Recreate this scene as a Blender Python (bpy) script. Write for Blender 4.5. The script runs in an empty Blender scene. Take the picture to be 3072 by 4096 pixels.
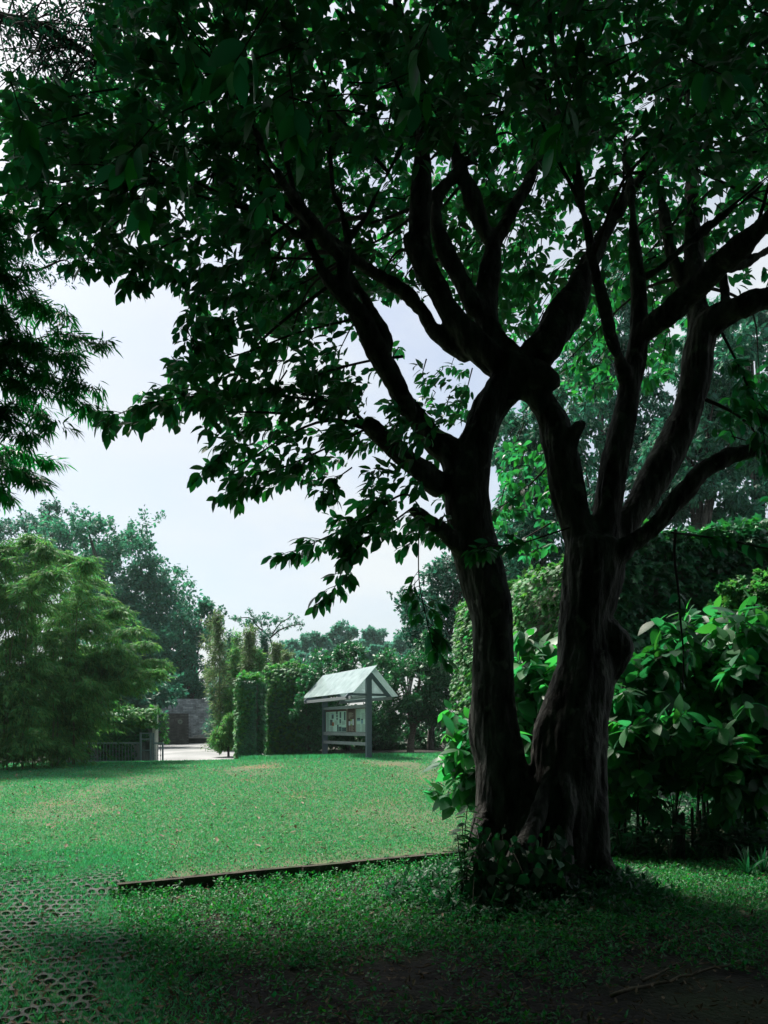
import bpy, math
import numpy as np
from mathutils import Vector, noise as mnoise

R = math.radians
rng = np.random.default_rng(11)
scene = bpy.context.scene
col = scene.collection

# ------------------------------------------------------------------ camera, sky, sun
F, CX, HY, CZ = 3080.0, 1536.0, 2916.0, 1.6          # focal length / centre / horizon of the photograph, eye height
cam_d = bpy.data.cameras.new('camera')
cam = bpy.data.objects.new('camera', cam_d)
col.objects.link(cam)
cam.location = (0, 0, CZ)
cam.rotation_euler = (R(90), 0, 0)
cam_d.sensor_fit = 'HORIZONTAL'
cam_d.sensor_width = 36
cam_d.lens = F / 3072 * 36
cam_d.shift_y = (HY - 2048) / 3072
cam_d.clip_start = 0.05
cam_d.clip_end = 2000
scene.camera = cam

SUN_EL, SUN_AZ = R(58), R(-45)                       # azimuth measured from +Y (view direction), negative = left
world = bpy.data.worlds.new('World')
scene.world = world
world.use_nodes = True
wn, wl = world.node_tree.nodes, world.node_tree.links
bg = wn['Background']
sky = wn.new('ShaderNodeTexSky')
sky.sky_type = 'NISHITA'
sky.sun_disc = False
sky.sun_elevation = SUN_EL
sky.sun_rotation = SUN_AZ
sky.dust_density = 3.0
sky.air_density = 1.0
tc = wn.new('ShaderNodeTexCoord')
mp = wn.new('ShaderNodeMapping')
mp.inputs['Scale'].default_value = (1.0, 1.0, 2.2)
nz = wn.new('ShaderNodeTexNoise')
nz.inputs['Scale'].default_value = 3.2
nz.inputs['Detail'].default_value = 9
nz.inputs['Roughness'].default_value = 0.55
cr = wn.new('ShaderNodeValToRGB')
cr.color_ramp.elements[0].position = 0.38
cr.color_ramp.elements[0].color = (0.30, 0.30, 0.30, 1)
cr.color_ramp.elements[1].position = 0.66
cr.color_ramp.elements[1].color = (0.96, 0.96, 0.96, 1)
mx = wn.new('ShaderNodeMixRGB')
mx.inputs['Color2'].default_value = (5.35, 5.62, 5.78, 1)   # bright thin cloud
wl.new(tc.outputs['Generated'], mp.inputs['Vector'])
wl.new(mp.outputs['Vector'], nz.inputs['Vector'])
wl.new(nz.outputs['Fac'], cr.inputs['Fac'])
wl.new(cr.outputs['Color'], mx.inputs['Fac'])
wl.new(sky.outputs['Color'], mx.inputs['Color1'])
wl.new(mx.outputs['Color'], bg.inputs['Color'])
bg.inputs['Strength'].default_value = 0.086

sun_d = bpy.data.lights.new('sun', 'SUN')
sun = bpy.data.objects.new('sun', sun_d)
col.objects.link(sun)
sun_d.energy = 5.0
sun_d.angle = R(11)
sun_d.color = (1.0, 0.95, 0.86)
to_sun = Vector((math.sin(SUN_AZ) * math.cos(SUN_EL), math.cos(SUN_AZ) * math.cos(SUN_EL), math.sin(SUN_EL)))
sun.rotation_euler = to_sun.to_track_quat('Z', 'Y').to_euler()
sun.location = (-20, 20, 40)

vs = scene.view_settings
vs.view_transform = 'Standard'
vs.look = 'None'
vs.exposure = 0.95
vs.gamma = 1.0
cy = scene.cycles
cy.max_bounces = 6
cy.diffuse_bounces = 3
cy.glossy_bounces = 2
cy.transmission_bounces = 4
cy.transparent_max_bounces = 6
cy.caustics_reflective = False
cy.caustics_refractive = False
cy.use_denoising = True

# ------------------------------------------------------------------ helpers
S = 3072 / 1659.0


def at(px, py, Y):
    return np.array([(px - CX) / F * Y, Y, CZ + (HY - py) / F * Y])


def am(px, py, Y):                                   # same, in a 1659 px wide copy of the photograph
    return at(px * S, py * S, Y)


def nrm(a):
    return a / np.maximum(np.linalg.norm(a, axis=-1, keepdims=True), 1e-9)


def tag(o, label=None, cat=None, group=None, kind=None):
    if label: o['label'] = label
    if cat: o['category'] = cat
    if group: o['group'] = group
    if kind: o['kind'] = kind
    return o


def empty(name, loc=(0, 0, 0), rz=0.0):
    o = bpy.data.objects.new(name, None)
    o.empty_display_size = 0.2
    o.location = loc
    o.rotation_euler = (0, 0, rz)
    col.objects.link(o)
    return o


class MB:
    """collects vertices and faces, builds ONE mesh"""
    def __init__(self):
        self.v, self.f, self.m, self.n = [], [], [], 0

    def add(self, V, faces, mi=0):
        V = np.asarray(V, float).reshape(-1, 3)
        if not isinstance(faces, (list, tuple)) or (len(faces) and not isinstance(faces[0], np.ndarray)):
            by = {}
            for f in faces: by.setdefault(len(f), []).append(f)
            faces = [np.array(x) for x in by.values()]
        self.v.append(V)
        for f in faces:
            if len(f):
                self.f.append(np.asarray(f) + self.n)
                self.m.append(np.full(len(f), mi))
        self.n += len(V)

    def box(self, c, s, rz=0.0, mi=0, tilt=None):
        x, y, z = np.array(s) / 2.0
        V = np.array([[a * x, b * y, d * z] for d in (-1, 1) for b in (-1, 1) for a in (-1, 1)])
        if tilt is not None:                          # (axis, angle)
            ax, an = tilt
            ca, sa = math.cos(an), math.sin(an)
            if ax == 'x': V = V @ np.array([[1, 0, 0], [0, ca, sa], [0, -sa, ca]])
            if ax == 'y': V = V @ np.array([[ca, 0, -sa], [0, 1, 0], [sa, 0, ca]])
        ca, sa = math.cos(rz), math.sin(rz)
        V = V @ np.array([[ca, sa, 0], [-sa, ca, 0], [0, 0, 1]]) + np.array(c)
        self.add(V, [(0, 2, 3, 1), (4, 5, 7, 6), (0, 1, 5, 4), (2, 6, 7, 3), (0, 4, 6, 2), (1, 3, 7, 5)], mi)

    def tube(self, P, rad, seg=8, mi=0, cap=True):
        P = np.asarray(P, float)
        n = len(P)
        rad = np.broadcast_to(np.asarray(rad, float), (n,))
        T = nrm(np.gradient(P, axis=0))
        up = np.array([0, 0, 1.0]) if abs(T[0][2]) < 0.9 else np.array([1.0, 0, 0])
        U = nrm(np.cross(T[0], up))
        a = np.arange(seg) / seg * 2 * math.pi
        V = []
        for i in range(n):
            U = nrm(U - T[i] * np.dot(U, T[i]))
            W = np.cross(T[i], U)
            V.append(P[i] + rad[i] * (np.cos(a)[:, None] * U + np.sin(a)[:, None] * W))
        V = np.concatenate(V)
        i0 = (np.arange(n - 1)[:, None] * seg + np.arange(seg)[None]).ravel()
        i1 = (np.arange(n - 1)[:, None] * seg + (np.arange(seg)[None] + 1) % seg).ravel()
        fs = [np.stack([i0, i1, i1 + seg, i0 + seg], 1)]
        if cap:
            V = np.concatenate([V, P[:1] - T[:1] * rad[0] * 0.5, P[-1:] + T[-1:] * rad[-1] * 0.7])
            k = np.arange(seg)
            c0, c1 = n * seg, n * seg + 1
            fs.append(np.stack([np.full(seg, c0), (k + 1) % seg, k], 1))
            b = (n - 1) * seg
            fs.append(np.stack([np.full(seg, c1), b + k, b + (k + 1) % seg], 1))
        self.add(V, fs, mi)

    def build(self, name, mats, parent=None, smooth=False, loc=None):
        V = np.concatenate(self.v) if self.v else np.zeros((0, 3))
        me = bpy.data.meshes.new(name)
        cnt = np.concatenate([np.full(len(f), f.shape[1]) for f in self.f])
        idx = np.concatenate([f.ravel() for f in self.f])
        mi = np.concatenate(self.m)
        me.vertices.add(len(V))
        me.vertices.foreach_set('co', V.astype(np.float32).ravel())
        me.loops.add(len(idx))
        me.loops.foreach_set('vertex_index', idx.astype(np.int32))
        me.polygons.add(len(cnt))
        st = np.concatenate([[0], np.cumsum(cnt)[:-1]])
        me.polygons.foreach_set('loop_start', st.astype(np.int32))
        me.polygons.foreach_set('material_index', mi.astype(np.int32))
        me.polygons.foreach_set('use_smooth', np.full(len(cnt), smooth))
        for m in (mats if isinstance(mats, (list, tuple)) else [mats]): me.materials.append(m)
        me.update(calc_edges=True)
        me.validate()
        o = bpy.data.objects.new(name, me)
        col.objects.link(o)
        if parent is not None: o.parent = parent
        if loc is not None: o.location = loc
        return o


def smooth_path(P, n=8):
    """Catmull-Rom through rows of P (any columns)"""
    P = np.asarray(P, float)
    if len(P) < 3: return np.array([P[0] + (P[-1] - P[0]) * t for t in np.linspace(0, 1, n + 1)])
    Q = np.vstack([2 * P[0] - P[1], P, 2 * P[-1] - P[-2]])
    out = []
    for i in range(1, len(Q) - 2):
        for t in np.linspace(0, 1, n, endpoint=False):
            a, b, c, d = Q[i - 1], Q[i], Q[i + 1], Q[i + 2]
            out.append(0.5 * (2 * b + (c - a) * t + (2 * a - 5 * b + 4 * c - d) * t * t + (3 * b - a - 3 * c + d) * t ** 3))
    out.append(P[-1])
    return np.array(out)


# leaf shapes: x across, y along, z up
def leaf_shape(w=0.21, fold=0.05, droop=0.18, ts=(0.25, 0.55, 0.82), ws=(0.8, 1.0, 0.62)):
    sp = [(0, 0)] + [(t, 0) for t in ts] + [(1, 0)]
    V = [(0, y, -droop * y * y) for y, _ in sp]
    n = len(ts)
    for sgn in (-1, 1):
        V += [(sgn * w * k, y - 0.03, -droop * y * y + fold * k) for y, k in zip(ts, ws)]
    tri, quad = [], []
    for q, off in enumerate((n + 2, 2 * n + 2)):
        L = lambda i: off + i
        f = [(0, 1, L(0))] + [(i + 1, i + 2, L(i + 1), L(i)) for i in range(n - 1)] + [(n, n + 1, L(n - 1))]
        for g in f:
            g = g if q else g[::-1]
            (tri if len(g) == 3 else quad).append(g)
    return np.array(V, float), [np.array(tri), np.array(quad)]


LEAF = leaf_shape(w=0.25)
LEAF_HI = leaf_shape(w=0.245, fold=0.04, droop=0.2, ts=(0.12, 0.3, 0.5, 0.7, 0.88), ws=(0.45, 0.85, 1.0, 0.82, 0.42))
LEAF_MID = leaf_shape(w=0.22, fold=0.05, droop=0.15, ts=(0.4, 0.75), ws=(1.0, 0.75))
DIAMOND = (np.array([(0, 0, 0), (-.24, .45, .05), (0, 1, -.1), (.24, .45, .05)], float), [np.array([(0, 3, 2), (0, 2, 1)])])
BLADE = (np.array([(-.09, 0, 0), (.09, 0, 0), (0.0, 1, 0.0)], float), [np.array([(0, 1, 2)])])
BAMBOO = (np.array([(0, 0, 0), (-.085, .3, .02), (.085, .3, .02), (-.06, .65, -.03), (.06, .65, -.03), (0, 1, -.14)], float),
          [np.array([(0, 2, 1), (3, 4, 5)]), np.array([(1, 2, 4, 3)])])
IVY = (np.array([(0, 0, 0), (-.42, .12, -.04), (-.30, .42, .03), (-.5, .62, -.06), (-.17, .66, .03), (0, 1.05, -.1), (.17, .66, .03),
                 (.5, .62, -.06), (.30, .42, .03), (.42, .12, -.04), (0, .45, .06)], float),
       [np.array([(0, 10, 1), (1, 10, 2), (2, 10, 4), (2, 4, 3), (4, 10, 5), (5, 10, 6), (6, 10, 8), (6, 8, 7), (8, 10, 9), (9, 10, 0)])[:, ::-1]])


def scatter(mb, shape, P, D, N, size, wid=1.0, mi=0):
    """put a copy of the leaf shape at each P, along D, facing N"""
    tv, tf = shape
    P = np.asarray(P, float); n = len(P)
    if n == 0: return
    D = nrm(np.broadcast_to(D, (n, 3)))
    X = np.cross(D, np.broadcast_to(N, (n, 3)))
    bad = np.linalg.norm(X, axis=1) < 1e-3
    if bad.any(): X[bad] = np.cross(D[bad], np.array([0.3, 0.7, 0.2]))
    X = nrm(X)
    Z = np.cross(X, D)
    s = np.broadcast_to(np.asarray(size, float), (n,))[:, None, None]
    w = np.broadcast_to(np.asarray(wid, float), (n,))[:, None, None]
    V = P[:, None] + s * (w * tv[None, :, :1] * X[:, None] + tv[None, :, 1:2] * D[:, None] + tv[None, :, 2:] * Z[:, None])
    off = (np.arange(n) * len(tv))[:, None, None]
    mb.add(V.reshape(-1, 3), [(f[None] + off).reshape(-1, f.shape[1]) for f in tf], mi)


def rv(n, r=None):
    return nrm((r or rng).normal(size=(n, 3)))


def rosettes(C, A, k, length=0.16, spread=0.9, droop=0.6, r=None):
    """k leaves round each twig end: returns P, D, N"""
    r = r or rng
    C = np.asarray(C, float); n = len(C)
    A = nrm(np.broadcast_to(A, (n, 3)))
    ref = np.where(np.abs(A[:, 2:]) < 0.9, np.array([[0, 0, 1.0]]), np.array([[1.0, 0, 0]]))
    U = nrm(np.cross(A, ref)); W = np.cross(A, U)
    i = np.repeat(np.arange(n), k); j = np.tile(np.arange(k), n)
    ph = j * 2.4 + r.uniform(0, 1.2, n * k) + np.repeat(r.uniform(0, 6.28, n), k)
    t = (j + r.uniform(0, 1, n * k)) / k
    rad = U[i] * np.cos(ph)[:, None] + W[i] * np.sin(ph)[:, None]
    sp = spread * r.uniform(0.6, 1.3, n * k) * (1.15 - 0.5 * t)
    D = A[i] * (0.55 + 0.5 * t)[:, None] + rad * sp[:, None]
    D[:, 2] -= droop * r.uniform(0.3, 1.5, n * k)
    D = nrm(D)
    P = C[i] + A[i] * ((t - 0.8) * length)[:, None] + D * 0.015
    N = nrm(np.array([[0, 0, 1.0]]) * 0.9 + rv(n * k, r) * 0.55 - rad * 0.1)
    return P, D, N


def in_poly(x, y, poly):
    poly = np.asarray(poly, float)
    ins = np.zeros(np.shape(x), bool)
    j = len(poly) - 1
    for i in range(len(poly)):
        xi, yi = poly[i]; xj, yj = poly[j]
        c = ((yi > y) != (yj > y)) & (x < (xj - xi) * (y - yi) / (yj - yi + 1e-12) + xi)
        ins ^= c
        j = i
    return ins


# ------------------------------------------------------------------ materials
MATS = {}


def new_mat(name):
    m = bpy.data.materials.new(name)
    m.use_nodes = True
    MATS[name] = m
    nt = m.node_tree
    return m, nt, nt.nodes, nt.links, nt.nodes['Principled BSDF'], nt.nodes['Material Output']


def leaf_mat(name, c, t, tfac=0.4, rough=0.42, spec=0.4, var=0.45, yellow=0.0, dry=None):
    m, nt, N, L, bs, out = new_mat(name)
    geo = N.new('ShaderNodeNewGeometry')
    hsv = N.new('ShaderNodeHueSaturation'); hsv2 = N.new('ShaderNodeHueSaturation')
    mr = N.new('ShaderNodeMapRange')
    mr.inputs['To Min'].default_value = 1 - var; mr.inputs['To Max'].default_value = 1 + var
    L.new(geo.outputs['Random Per Island'], mr.inputs['Value'])
    hm = N.new('ShaderNodeMath'); hm.operation = 'MULTIPLY'; hm.inputs[1].default_value = 7.31
    hf = N.new('ShaderNodeMath'); hf.operation = 'FRACT'
    hr = N.new('ShaderNodeMapRange')
    hr.inputs['To Min'].default_value = 0.485 - yellow; hr.inputs['To Max'].default_value = 0.515
    L.new(geo.outputs['Random Per Island'], hm.inputs[0]); L.new(hm.outputs[0], hf.inputs[0]); L.new(hf.outputs[0], hr.inputs['Value'])
    for h_, cc in ((hsv, c), (hsv2, t)):
        h_.inputs['Color'].default_value = (*cc, 1)
        L.new(mr.outputs[0], h_.inputs['Value']); L.new(hr.outputs[0], h_.inputs['Hue'])
    col_out = hsv.outputs[0]
    if dry:
        tcd = N.new('ShaderNodeTexCoord'); nd_ = N.new('ShaderNodeTexNoise'); nd_.inputs['Scale'].default_value = 0.55; nd_.inputs['Detail'].default_value = 7; nd_.inputs['Roughness'].default_value = 0.65
        L.new(tcd.outputs['Object'], nd_.inputs['Vector'])
        rd = N.new('ShaderNodeValToRGB'); rd.color_ramp.elements[0].position = 0.46; rd.color_ramp.elements[1].position = 0.72
        L.new(nd_.outputs['Fac'], rd.inputs['Fac'])
        md = N.new('ShaderNodeMixRGB'); md.inputs['Color2'].default_value = (*dry, 1)
        L.new(rd.outputs[0], md.inputs['Fac']); L.new(col_out, md.inputs['Color1']); col_out = md.outputs[0]
    L.new(col_out, bs.inputs['Base Color'])
    bs.inputs['Roughness'].default_value = rough
    bs.inputs['Specular IOR Level'].default_value = spec
    tr = N.new('ShaderNodeBsdfTranslucent')
    L.new(hsv2.outputs[0], tr.inputs['Color'])
    mix = N.new('ShaderNodeMixShader'); mix.inputs[0].default_value = tfac
    L.new(bs.outputs[0], mix.inputs[1]); L.new(tr.outputs[0], mix.inputs[2]); L.new(mix.outputs[0], out.inputs['Surface'])
    return m


def noise_mat(name, c1, c2, scale=5.0, rough=0.85, detail=6, bump=0.0, bscale=None, stretch=None, c3=None, c3scale=1.2, c3pos=(0.5, 0.62), spec=0.3):
    m, nt, N, L, bs, out = new_mat(name)
    tc_ = N.new('ShaderNodeTexCoord')
    mp_ = N.new('ShaderNodeMapping')
    if stretch: mp_.inputs['Scale'].default_value = stretch
    L.new(tc_.outputs['Object'], mp_.inputs['Vector'])
    n1 = N.new('ShaderNodeTexNoise'); n1.inputs['Scale'].default_value = scale; n1.inputs['Detail'].default_value = detail
    n1.inputs['Roughness'].default_value = 0.62
    L.new(mp_.outputs[0], n1.inputs['Vector'])
    r1 = N.new('ShaderNodeValToRGB')
    r1.color_ramp.elements[0].position = 0.36; r1.color_ramp.elements[1].position = 0.66
    r1.color_ramp.elements[0].color = (*c1, 1); r1.color_ramp.elements[1].color = (*c2, 1)
    L.new(n1.outputs['Fac'], r1.inputs['Fac'])
    cout = r1.outputs[0]
    if c3:
        n2 = N.new('ShaderNodeTexNoise'); n2.inputs['Scale'].default_value = c3scale; n2.inputs['Detail'].default_value = 5
        L.new(tc_.outputs['Object'], n2.inputs['Vector'])
        r2 = N.new('ShaderNodeValToRGB'); r2.color_ramp.elements[0].position, r2.color_ramp.elements[1].position = c3pos
        L.new(n2.outputs['Fac'], r2.inputs['Fac'])
        mx_ = N.new('ShaderNodeMixRGB'); mx_.inputs['Color2'].default_value = (*c3, 1)
        L.new(r2.outputs[0], mx_.inputs['Fac']); L.new(cout, mx_.inputs['Color1'])
        cout = mx_.outputs[0]
    L.new(cout, bs.inputs['Base Color'])
    bs.inputs['Roughness'].default_value = rough
    bs.inputs['Specular IOR Level'].default_value = spec
    if bump:
        b = N.new('ShaderNodeBump'); b.inputs['Strength'].default_value = bump; b.inputs['Distance'].default_value = 0.03
        n3 = N.new('ShaderNodeTexNoise'); n3.inputs['Scale'].default_value = bscale or scale * 4; n3.inputs['Detail'].default_value = 8
        L.new(mp_.outputs[0], n3.inputs['Vector'])
        L.new(n3.outputs['Fac'], b.inputs['Height']); L.new(b.outputs[0], bs.inputs['Normal'])
    return m


M_LEAF = leaf_mat('broad leaf', (0.024, 0.082, 0.044), (0.034, 0.34, 0.095), 0.42, 0.40, 0.45, 0.45, 0.02)
M_SHRUB = leaf_mat('shrub leaf', (0.034, 0.135, 0.062), (0.045, 0.42, 0.105), 0.42, 0.46, 0.45, 0.45, 0.025)
M_IVY = leaf_mat('ivy leaf', (0.034, 0.145, 0.078), (0.03, 0.26, 0.08), 0.28, 0.42, 0.5, 0.55, 0.03)
M_IVYB = leaf_mat('bright ivy leaf', (0.040, 0.18, 0.06), (0.05, 0.36, 0.07), 0.35, 0.55, 0.3, 0.5, 0.04)  # lighter ivy tone; on sunlit faces, tops and edges it paints the sun
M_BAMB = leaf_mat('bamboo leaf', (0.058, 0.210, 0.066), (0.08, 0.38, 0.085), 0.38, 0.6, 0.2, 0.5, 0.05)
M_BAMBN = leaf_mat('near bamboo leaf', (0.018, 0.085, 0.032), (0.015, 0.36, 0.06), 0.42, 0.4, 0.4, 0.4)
M_BAMBY = leaf_mat('plume leaf', (0.085, 0.160, 0.070), (0.10, 0.26, 0.08), 0.35, 0.6, 0.3, 0.55, 0.06)
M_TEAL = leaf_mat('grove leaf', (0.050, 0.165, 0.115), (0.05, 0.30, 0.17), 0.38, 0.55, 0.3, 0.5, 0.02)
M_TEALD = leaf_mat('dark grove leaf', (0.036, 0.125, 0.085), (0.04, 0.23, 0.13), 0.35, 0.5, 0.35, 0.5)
M_FAR = leaf_mat('hazed hill leaf', (0.12, 0.30, 0.235), (0.10, 0.36, 0.25), 0.35, 0.6, 0.2, 0.4, 0.02)  # paler and bluer: distance haze put into the leaf colour
M_CAM = leaf_mat('glossy small leaf', (0.030, 0.120, 0.058), (0.03, 0.26, 0.08), 0.28, 0.42, 0.5, 0.55, 0.02)
M_FINE = leaf_mat('fine leaf', (0.012, 0.045, 0.025), (0.012, 0.11, 0.05), 0.35, 0.5, 0.3, 0.4)
M_GRASS = leaf_mat('grass blade', (0.062, 0.310, 0.155), (0.065, 0.45, 0.19), 0.38, 0.6, 0.25, 0.36, 0.03, (0.15, 0.24, 0.12))
M_COVER = leaf_mat('ground cover leaf', (0.026, 0.165, 0.055), (0.025, 0.36, 0.07), 0.32, 0.5, 0.35, 0.5, 0.02)
M_STRAP = leaf_mat('strap leaf', (0.017, 0.075, 0.034), (0.018, 0.18, 0.045), 0.3, 0.52, 0.3, 0.4)
M_DEAD = leaf_mat('fallen leaf', (0.19, 0.145, 0.10), (0.12, 0.08, 0.04), 0.15, 0.7, 0.2, 0.6)
M_BLOCKER = leaf_mat('blocker leaf', (0.010, 0.035, 0.015), (0.01, 0.05, 0.015), 0.15, 0.7, 0.15, 0.4)
M_BARK = noise_mat('bark', (0.013, 0.012, 0.011), (0.125, 0.122, 0.112), 7, 0.9, 10, 1.0, 30, (1, 1, 0.35), (0.16, 0.16, 0.14), 7.0, (0.60, 0.68))
M_BARKL = noise_mat('pale bark', (0.07, 0.056, 0.046), (0.17, 0.145, 0.125), 14, 0.9, 9, 0.7, 46, (1, 1, 1.6))
M_TWIG = noise_mat('twig bark', (0.022, 0.018, 0.014), (0.045, 0.036, 0.028), 12, 0.85)
M_STEM = noise_mat('green stem', (0.03, 0.035, 0.02), (0.06, 0.06, 0.035), 10, 0.7)
M_CULM = noise_mat('bamboo culm', (0.07, 0.10, 0.045), (0.14, 0.15, 0.07), 6, 0.5)
M_SOIL = noise_mat('soil', (0.009, 0.008, 0.007), (0.034, 0.029, 0.024), 7, 0.95, 9, 0.8, 30, None, (0.03, 0.045, 0.018), 0.7, (0.5, 0.65))
M_LAWN = noise_mat('lawn earth', (0.060, 0.095, 0.045), (0.110, 0.120, 0.065), 2.2, 0.95, 9, 0.6, 40, None, (0.17, 0.115, 0.060), 0.45, (0.58, 0.72))
M_CONC = noise_mat('drive concrete', (0.24, 0.245, 0.25), (0.32, 0.325, 0.33), 1.2, 0.85, 9, 0.25, 40, (0.4, 1, 1), (0.18, 0.19, 0.19), 0.35, (0.45, 0.65))
M_PAVE = noise_mat('paver concrete', (0.06, 0.065, 0.064), (0.125, 0.13, 0.128), 9, 0.9, 8, 0.5, 60, None, (0.05, 0.075, 0.04), 1.6, (0.5, 0.68))
M_KERB = noise_mat('kerb stone', (0.030, 0.027, 0.022), (0.085, 0.072, 0.058), 6, 0.95, 8, 0.7, 30, None, (0.03, 0.045, 0.02), 2.2)
M_SLAB = noise_mat('slab concrete', (0.24, 0.24, 0.23), (0.38, 0.38, 0.365), 4, 0.9, 8, 0.3, 40)
M_STEEL = noise_mat('grey paint', (0.085, 0.115, 0.145), (0.105, 0.140, 0.172), 25, 0.5, 4)
M_BEAM = noise_mat('beam paint', (0.20, 0.225, 0.24), (0.28, 0.305, 0.32), 18, 0.55, 5, stretch=(0.3, 1, 1))
M_GATE = noise_mat('gate paint', (0.16, 0.22, 0.27), (0.21, 0.27, 0.32), 14, 0.5, 4)
M_PLASTER = noise_mat('stained plaster', (0.10, 0.11, 0.125), (0.34, 0.35, 0.37), 2.0, 0.9, 8, 0.3, 20, (1.6, 1.6, 0.5), (0.05, 0.055, 0.05), 1.5, (0.45, 0.6))
M_WHITE = noise_mat('pale plaster', (0.55, 0.55, 0.53), (0.70, 0.70, 0.68), 4, 0.9)
M_OLDWALL = noise_mat('old wall', (0.10, 0.095, 0.085), (0.22, 0.21, 0.19), 3, 0.95, 8, 0.6, 16, None, (0.03, 0.03, 0.025), 1.0)
M_STAKE = noise_mat('stake wood', (0.08, 0.065, 0.045), (0.17, 0.14, 0.09), 14, 0.85, stretch=(1, 1, 0.2))


def plain(name, c, rough=0.6, metal=0.0):
    m, nt, N, L, bs, out = new_mat(name)
    bs.inputs['Base Color'].default_value = (*c, 1); bs.inputs['Roughness'].default_value = rough; bs.inputs['Metallic'].default_value = metal
    return m


def brick_mat(name, c1, c2, mortar, bw=0.24, bh=0.06):
    m, nt, N, L, bs, out = new_mat(name)
    tc_ = N.new('ShaderNodeTexCoord')
    mp_ = N.new('ShaderNodeMapping'); mp_.inputs['Rotation'].default_value = (R(90), 0, 0)
    L.new(tc_.outputs['Object'], mp_.inputs['Vector'])
    b = N.new('ShaderNodeTexBrick')
    b.inputs['Scale'].default_value = 1.0
    b.inputs['Brick Width'].default_value = bw; b.inputs['Row Height'].default_value = bh
    b.inputs['Mortar Size'].default_value = 0.008
    b.inputs['Color1'].default_value = (*c1, 1); b.inputs['Color2'].default_value = (*c2, 1); b.inputs['Mortar'].default_value = (*mortar, 1)
    L.new(mp_.outputs[0], b.inputs['Vector'])
    n2 = N.new('ShaderNodeTexNoise'); n2.inputs['Scale'].default_value = 2.5; n2.inputs['Detail'].default_value = 6
    L.new(mp_.outputs[0], n2.inputs['Vector'])
    mr = N.new('ShaderNodeMapRange'); mr.inputs['From Min'].default_value = 0.3; mr.inputs['From Max'].default_value = 0.7
    mr.inputs['To Min'].default_value = 0.55; mr.inputs['To Max'].default_value = 1.35
    L.new(n2.outputs['Fac'], mr.inputs['Value'])
    hsv = N.new('ShaderNodeHueSaturation')
    L.new(b.outputs['Color'], hsv.inputs['Color']); L.new(mr.outputs[0], hsv.inputs['Value'])
    L.new(hsv.outputs[0], bs.inputs['Base Color'])
    bs.inputs['Roughness'].default_value = 0.9
    bp = N.new('ShaderNodeBump'); bp.inputs['Strength'].default_value = 0.6; bp.inputs['Distance'].default_value = 0.01
    L.new(b.outputs['Fac'], bp.inputs['Height']); bp.invert = True
    L.new(bp.outputs[0], bs.inputs['Normal'])
    return m


M_BRICK = brick_mat('grey brick', (0.20, 0.23, 0.25), (0.40, 0.44, 0.46), (0.14, 0.15, 0.155), 0.30, 0.085)
M_BRICK_SHADE = brick_mat('shade-toned brick', (0.045, 0.046, 0.046), (0.085, 0.085, 0.082), (0.03, 0.03, 0.03), 0.30, 0.085)  # grey brick darkened: tree shade put into the colour


# ------------------------------------------------------------------ terrain
K0, K1 = np.array([-2.45, 7.38]), np.array([0.0, 8.72])
KD = (K1 - K0) / np.linalg.norm(K1 - K0)
KN = np.array([-KD[1], KD[0]])


def sm(t):
    t = np.clip(t, 0, 1)
    return t * t * (3 - 2 * t)


def lawn_z(x, y):
    z = 0.11 + 0.55 * sm((y - 8) / 18) + 0.02 * np.maximum(np.minimum(x, 0), -12) * np.clip((y - 8) / 15, 0, 1)
    return z + 0.025 * np.clip(y - 28, 0, 22) - 0.09 * sm((y - 25.2) / 3.0)


def h(x, y):
    x = np.asarray(x, float); y = np.asarray(y, float)
    s = (x - K0[0]) * KN[0] + (y - K0[1]) * KN[1]
    t = (x - K0[0]) * KD[0] + (y - K0[1]) * KD[1]
    r = 0.03 + 1.3 * np.clip((0.1 - t) / 1.5, 0, 1) + 1.5 * np.clip((t - 4) / 3, 0, 1)
    w = sm(s / (2 * r) + 0.5)
    front = 0.20 * np.exp(-((x - 1.55) ** 2 + (y - 7.55) ** 2) / 1.1) + 0.015 * np.sin(x * 2.1 + 0.5) * np.sin(y * 1.7)
    return front * (1 - w) + lawn_z(x, y) * w


def kerb_s(x, y):
    return (x - K0[0]) * KN[0] + (y - K0[1]) * KN[1]


def grid(name, xs, ys, mat, dz=0.0, mask=None, kind='structure'):
    X, Y = np.meshgrid(xs, ys)
    V = np.stack([X, Y, h(X, Y) + dz], -1).reshape(-1, 3)
    nx, ny = len(xs), len(ys)
    i = (np.arange(ny - 1)[:, None] * nx + np.arange(nx - 1)[None]).ravel()
    q = np.stack([i, i + 1, i + nx + 1, i + nx], 1)
    if mask is not None:
        c = V[q].mean(1)
        q = q[mask(c[:, 0], c[:, 1])]
    mb = MB(); mb.add(V, [q])
    o = mb.build(name, mat, smooth=True)
    tag(o, kind=kind)
    return o


xs = np.concatenate([np.linspace(-150, -16, 30), np.arange(-15.5, 12, 0.12), np.linspace(12.5, 150, 30)])
ys = np.concatenate([np.linspace(-60, -6, 12), np.arange(-5.5, 30, 0.12), np.linspace(31, 60, 30), np.linspace(66, 160, 14)])
grid('ground', xs, ys, M_SOIL)

# paved strip of grass blocks: right edge runs from (-1.2,4.2) to (-2.5,7.4) and on
E0 = np.array([-0.62, 2.8]); ED = nrm(np.array([-1.3, 3.2])); EN = np.array([-ED[1], ED[0]])


def pave_uv(x, y):
    return (x - E0[0]) * ED[0] + (y - E0[1]) * ED[1], (x - E0[0]) * EN[0] + (y - E0[1]) * EN[1]


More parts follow.
